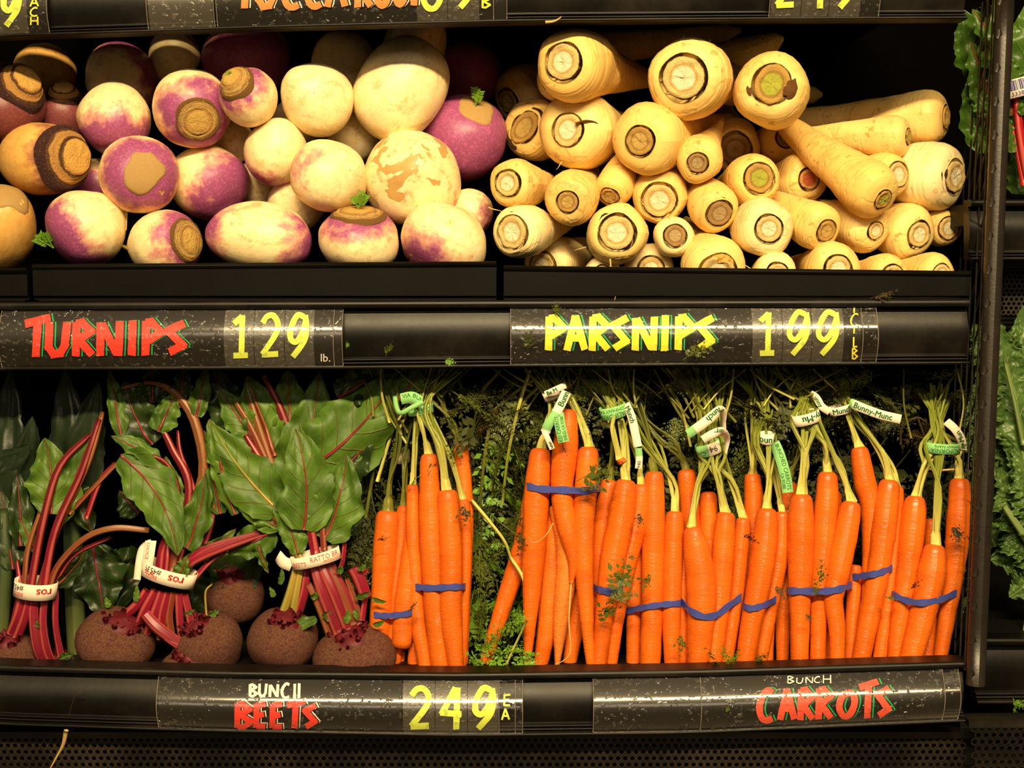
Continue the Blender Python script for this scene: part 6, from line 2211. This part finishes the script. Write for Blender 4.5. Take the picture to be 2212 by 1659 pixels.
# --- bunch nearest the carrots
beet(BC, 610, 1384, 76, 70, 0.5, 0.15, -0.8)
beet(BC, 768, 1420, 88, 66, 0.2, -0.15, -0.85)
beet(BC, 505, 1285, 66, 64, 5.0, 0, -0.9)
for pts, m in (([(640, 1225, 8, .1), (626, 1280, 9, .0), (606, 1340, 9, .2)], 'beet_stem_green'), ([(650, 1225, 7, .0), (640, 1280, 8, -.1), (630, 1335, 8, .2)], 'beet_stem_green'),
               ([(662, 1230, 8, .2), (656, 1280, 10, .1), (640, 1335, 10, .3)], 'beet_stem'), ([(675, 1215, 10, -.1), (694, 1280, 12, -.3), (730, 1368, 12, -.1)], 'beet_stem'),
               ([(690, 1215, 10, -.1), (720, 1280, 12, -.3), (752, 1362, 12, -.1)], 'beet_stem'), ([(664, 1260, 7, .0), (690, 1310, 9, .0), (716, 1380, 9, .2)], 'beet_stem_tan'),
               ([(706, 1215, 6, .1), (738, 1280, 7, .0), (764, 1350, 8, .1)], 'beet_stem_tan'), ([(716, 1215, 6, .2), (750, 1290, 9, .2), (774, 1350, 9, .3)], 'beet_stem'),
               ([(748, 1250, 5, .3), (764, 1290, 6, .3), (778, 1340, 7, .3)], 'beet_stem_tan'), ([(764, 1226, 14, .3), (776, 1250, 14, .3), (790, 1290, 13, .4)], 'beet_stem'),
               ([(784, 1240, 6, .3), (794, 1232, 6, .3)], 'beet_stem'), ([(744, 1172, 5, .4), (740, 1210, 5, .4), (730, 1240, 6, .4)], 'beet_stem'), ([(790, 1280, 6, .3), (782, 1340, 7, .3)], 'beet_stem'),
               ([(682, 1200, 10, .2), (668, 1120, 10, .3), (662, 1060, 9, .5), (640, 990, 7, .9)], 'beet_stem'), ([(700, 1190, 7, .2), (694, 1110, 6, .3), (688, 1058, 5, .4)], 'beet_stem_tan'),
               ([(650, 1205, 6, .3), (628, 1180, 6, .3), (598, 1115, 5, .4)], 'beet_stem_green'), ([(636, 1210, 5, .4), (612, 1150, 5, .5), (570, 1090, 4, .7)], 'beet_stem_tan'),
               ([(660, 1180, 8, 1.0), (600, 1040, 10, 1.2), (555, 910, 8, 1.4), (532, 830, 5, 1.6)], 'beet_stem_tan'), ([(590, 1030, 8, 1.1), (545, 930, 7, 1.2), (510, 870, 5, 1.3)], 'beet_stem_tan'),
               ([(655, 1080, 8, 1.3), (615, 910, 9, 1.5), (570, 812, 6, 1.6)], 'beet_stem'), ([(600, 1060, 9, 1.0), (560, 990, 8, 1.1), (530, 940, 5, 1.2)], 'beet_stem')):
    stem(BC, pts, m)
rb, o = tie(BC, 682, 1204, 108, 26, 14, bdep(1204, -.1), ['paper'], depth=0.55, name='paper_band')
rb.text(o, 'RATTO BR', 0.22, 0.42, 'print_red', v=0.12, squeeze=0.85)
rb.text(o, 'PRODUCE OF', 0.32, 0.20, 'print_red', v=-0.26)
rb.text(o, 'BEETS', 0.06, 0.34, 'print_red', v=-0.1)
rb = Ribbon([(600, 1200, bdep(1200, .2)), (612, 1214, bdep(1200, -.2)), (630, 1222, bdep(1200, -.3))], 26, [20, 0, 0])
rb.build(o, 'band_end', ['paper'])
leaf(BC, (602, 1104), (458, 916), 58, .4, .6, -10, 0.05, 0, ruffle=0.14, rib='beet_stem_green', ribr=5)
leaf(BC, (508, 1112), (440, 930), 24, .8, .9, 0, 0.3, 40)
leaf(BC, (656, 1145), (638, 926), 58, .0, .3, 14, 0.08, 6, ruffle=0.14, belly=0.3)
leaf(BC, (700, 1165), (748, 982), 56, .2, .4, 10, 0.08, -10, ruffle=0.2)
leaf(BC, (672, 1010), (858, 806), 82, .7, .9, 18, -0.25, 10, ruffle=0.12, mat='beet_leaf', ribr=4)
leaf(BC, (612, 1060), (690, 806), 56, 1.0, 1.1, 16, -0.1, 14)
leaf(BC, (594, 985), (534, 812), 46, 1.3, 1.5, 0, 0.05, 0, ribr=7, rib='beet_stem_tan')
leaf(BC, (548, 950), (474, 840), 34, 1.4, 1.5, 0, 0.1, 10, rib='beet_stem')
leaf(BC, (628, 930), (622, 800), 40, 1.5, 1.6, 0, 0.1, 0)
leaf(BC, (505, 920), (462, 796), 44, 1.8, 1.8, 0, 0.1, 0, 'beet_leaf_dark')
leaf(BC, (644, 1196), (590, 1090), 28, .1, .2, 8, 0.2, 20, rib='beet_stem_tan')
leaf(BC, (592, 1148), (492, 1196), 38, .6, .9, 0, 0.1, -20, rib='beet_stem')
leaf(BC, (604, 1140), (508, 1066), 28, .6, .8, -6, 0.2, 20, rib='beet_stem_tan')
leaf(BC, (556, 1176), (580, 1238), 13, .6, .6, 0, 0.2, 30, rib='beet_stem_tan')
leaf(BC, (684, 1336), (586, 1362), 13, -.5, -.6, -6, 0.5, 20, rib=None)
leaf(BC, (860, 862), (914, 798), 28, .6, .8, 0, 0.1, 0)
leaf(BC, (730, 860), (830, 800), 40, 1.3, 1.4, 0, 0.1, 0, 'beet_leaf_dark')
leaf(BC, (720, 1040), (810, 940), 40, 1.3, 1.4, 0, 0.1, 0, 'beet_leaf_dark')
for x, y, x2, y2, h in ((700, 1335, 712, 1318, 12), (672, 1292, 684, 1278, 8), (745, 1346, 752, 1316, 8), (768, 1290, 800, 1278, 8), (772, 1226, 790, 1218, 9), (728, 1236, 738, 1222, 9), (804, 1292, 836, 1300, 6), (806, 1350, 830, 1340, 7), (604, 1262, 608, 1228, 7), (590, 1290, 582, 1268, 6), (640, 1368, 646, 1384, 7), (770, 1316, 774, 1340, 7)):
    leaf(BC, (x, y), (x2, y2), h, -.4, -.5, 2, 0.3, 20, rib=None, ny=10, nx=6)
# dark leaves filling the shade behind
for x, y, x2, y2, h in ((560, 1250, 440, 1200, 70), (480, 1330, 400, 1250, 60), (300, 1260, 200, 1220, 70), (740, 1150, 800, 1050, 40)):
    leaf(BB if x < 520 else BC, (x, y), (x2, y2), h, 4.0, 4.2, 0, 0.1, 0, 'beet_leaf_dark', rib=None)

# ---- leeks at the picture edge
lk = thing('leek', 'leek with pale shaft and flat dark green leaves cut by the picture edge', 'leek', at(0, 1470, 0.05), None)
stem(lk, [(-14, 1474, 24, 1.0), (2, 1300, 22, 1.2), (8, 1190, 22, 1.4), (4, 1100, 24, 1.7)], 'leek_white', 'shaft', 0.9)
LK = dict(mat='leek_leaf', ruffle=0.02, cup=-0.12, rib=None, shape=0.6, freq=1.0)
leaf(lk, (4, 1120), (70, 900), 44, 1.7, 1.0, 12, **{**LK, 'twist': 20})
leaf(lk, (-40, 1030), (66, 960), 36, 1.6, .6, 8, **LK)
leaf(lk, (6, 1110), (24, 796), 46, 2.4, 2.8, 0, **LK)
lk2 = thing('leek', 'leek of which only broad dark leaves show behind the long beet stems', 'leek', at(160, 1470, 0.08), None)
stem(lk2, [(170, 1474, 20, 3.4), (160, 1250, 20, 3.4), (158, 1080, 22, 3.2)], 'leek_white', 'shaft', 0.9)
leaf(lk2, (158, 1110), (140, 800), 56, 3.0, 2.6, 0, **LK)
leaf(lk2, (164, 1100), (214, 826), 50, 2.6, 2.2, -8, **LK)

# ================================================================== neighbouring bay: chard above, kale below
def rdep(py, layer=0.0):
    return 0.085 + layer * 0.016


ck = thing('chard_bunch', 'green chard with bright red stems and barcoded band, cut by the picture edge', 'chard', at(2200, 428, 0.08))
for b, t_, h, l0, l1, cv, tw in (((2190, 250), (2150, -10), 52, .2, .4, 6, 10), ((2230, 230), (2240, -20), 60, .1, .2, 0, -10), ((2176, 200), (2100, 20), 44, 1.2, 1.6, 10, 20), ((2150, 240), (2096, 90), 40, 1.6, 2.0, 0, 0), ((2140, 250), (2106, 190), 26, 1.4, 1.6, 0, 0),
                             ((2200, 190), (2176, 120), 22, -.2, -.3, 0, 20), ((2198, 236), (2226, 216), 18, -.4, -.5, 4, 20), ((2186, 330), (2178, 250), 14, -.1, -.1, 0, 30), ((2196, 300), (2192, 240), 16, .4, .4, 0, 20)):
    leaf(ck, b, t_, h, l0, l1, cv, 0.12, tw, 'chard_leaf', 0.22, 5.0, rib='chard_stem' if h > 30 else None, ribr=3.5, dfn=rdep)


for b, t_, h, l0, l1 in (((2130, 330), (2100, 150), 46, 2.6, 2.8), ((2160, 300), (2140, 60), 60, 2.4, 2.6), ((2220, 320), (2200, 120), 60, 1.6, 1.8), ((2120, 180), (2080, 20), 44, 3, 3), ((2200, 420), (2210, 300), 40, 2.0, 2.2)):
    leaf(ck, b, t_, h, l0, l1, 0, 0.1, 0, 'chard_leaf', 0.2, 5.0, rib=None, dfn=rdep)


def rstem(parent, pts, mat):
    P4 = [(a, b, rdep(b, l), r) for a, b, r, l in pts]
    W_, R_6 = pxpath(P4, 16)
    mb = MB()
    mb.tube(W_, R_6, 12, jig=0.15, rnd=RND.uniform(0, 9), vscale=0.1, flat=0.8)
    return mb.build('stem', mat, parent)


for pts in ([(2196, 205, 7, .0), (2204, 290, 9, -.1), (2226, 410, 12, -.1)], [(2182, 262, 4, .1), (2196, 310, 6, .1), (2214, 400, 9, .0)], [(2210, 200, 6, .2), (2222, 300, 8, .1), (2240, 410, 10, .1)]):
    rstem(ck, pts, 'chard_stem')
rb = Ribbon([(2172, 196, rdep(0, -.3)), (2196, 190, rdep(0, -.7)), (2226, 182, rdep(0, -.7)), (2250, 176, rdep(0, -.4))], 40, 0)
q = rb.build(ck, 'barcode_band', ['paper'])
mb = MB()
br = random.Random(5)
d_ = 0.03
while d_ < 0.95:
    w_ = br.choice((0.012, 0.02, 0.034))
    a_, b_ = d_ * rb.L[-1], (d_ + w_) * rb.L[-1]
    ids = [mb.add(rb.at(x, v, 0.0004)) for x, v in ((a_, -0.12), (b_, -0.12), (b_, 0.44), (a_, 0.44))]
    mb.face(ids)
    d_ += w_ + br.choice((0.012, 0.022))
mb.build('barcode', 'print_blue', q, False)
rb.text(q, '0 33383 00', 0.03, 0.22, 'print_blue', v=-0.3)

M['kale_rib'] = stalk_mat('kale_rib', lin(120, 140, 80), lin(84, 108, 54), lin(130, 150, 90))
kl = thing('kale_bunch', 'bushy curly green kale behind the divider, cut by the picture edge', 'kale', at(2190, 1375, 0.08))
for b, t_, h, l0, l1, cv, tw in (((2210, 1010), (2150, 690), 66, .0, .4, 10, 0), ((2240, 930), (2210, 660), 60, .4, .8, 0, -15), ((2180, 1010), (2110, 800), 46, 1.0, 1.4, 0, 10), ((2150, 1030), (2098, 850), 46, .9, 1.2, 0, 0),
                             ((2250, 1230), (2160, 1010), 56, -.2, .1, -8, 0), ((2270, 1180), (2190, 950), 56, -.5, -.2, 0, 10), ((2250, 1200), (2140, 1210), 50, .3, .5, 6, -10), ((2270, 1230), (2180, 1290), 44, .0, .1, 0, 0), ((2150, 1180), (2110, 1090), 34, 1.4, 1.6, 0, 0), ((2160, 790), (2100, 700), 40, .9, 1.2, 0, 0)):
    leaf(kl, b, t_, h, l0, l1, cv, 0.1, tw, 'kale_leaf', 0.10, 5.0, rib='kale_rib', ribr=3.0, dfn=rdep, nx=26, ny=110, lobes=0.30, shape=0.7, frill=0.55)
for pts in ([(2168, 1092, 6, -.8), (2190, 1124, 8, -.9), (2250, 1210, 11, -.8)], [(2170, 780, 4, -.4), (2190, 860, 5, -.5), (2212, 960, 7, -.6)], [(2216, 1370, 9, -.4), (2230, 1290, 8, -.4)]):
    rstem(kl, pts, 'kale_rib')

# ================================================================== small debris
def scrap(label, px, py, y, l, dx, dy, kind='scrap_frond', name='leaf_scrap', cat='leaf scrap'):
    p = at(px, py, y)
    t_ = thing(name, label, cat, p)
    frond(t_, px, py, y, dx, dy, 0.1, l, kind, name='blade')
    frond(t_, px + dx * 3, py + dy * 3, y, dx + .5, dy - .3, 0.2, l * 0.7, kind, name='blade')
    return t_


def onrail(rail, px, py):
    return rail.film(px, py, 0.0012).y


scrap('green leaf scrap stuck over the top of the first yellow letter', 1204, 688, onrail(RM_, 1204, 688), 34, 0.1, -1)
scrap('limp leaf scrap stuck on the black card before the yellow letters', 1138, 758, onrail(RM_, 1138, 758), 42, 0.25, -1, 'scrap_frond_dark')
scrap('leaf scrap lying under the last yellow letters on the rail edge', 1474, 776, onrail(RM_, 1474, 776), 62, 0.9, -0.4)
scrap('green speck on the bare rail beside the turnip sign', 833, 770, onrail(RM_, 833, 770), 34, 0.2, -1)
scrap('bright green speck on the lower edge of the bare middle rail', 958, 782, onrail(RM_, 958, 782), 24, 1, -0.05, 'scrap_frond_bright')
scrap('green speck at the edge of the turnip sign sleeve', 748, 753, onrail(RM_, 748, 753), 14, 0.3, -1, 'scrap_frond_bright')
scrap('yellow green sprig hanging from the neighbouring kale shelf', 2188, 1508, RR2.y - 0.013, 46, 0.3, 0.9, 'scrap_frond_bright')
scrap('dry brown leaf scrap on the ledge below the parsnip tray', 1880, 644, 0.004, 54, 1, -0.12, 'scrap_frond_brown')
scrap('tiny green speck on the carrot sign sleeve', 1566, 1540, onrail(RB_, 1566, 1540), 16, 0.3, -0.8, 'scrap_frond')


def thread(label, pts, r, mat='hair', name='root_thread'):
    t_ = thing(name, label, 'thread', at(*pts[0]))
    root_hair(t_, [at(*p) for p in pts], r, 16, 'strand', mat)


thread('pale thick root thread hanging before the perforated grille', [(143, 1578, -0.075), (136, 1610, -0.072), (122, 1636, -0.068), (106, 1665, -0.066)], 0.0021)
thread('thin curled dry thread on the bare lower rail', [(182, 1497, -0.0585), (164, 1500, -0.0585), (156, 1520, -0.060), (148, 1550, -0.064)], 0.0005, 'frond_brown')
thread('pale root scrap stuck under the upper price rail', [(1178, 48, 0.006), (1196, 46, 0.006), (1208, 40, 0.005), (1213, 35, 0.004)], 0.0013)
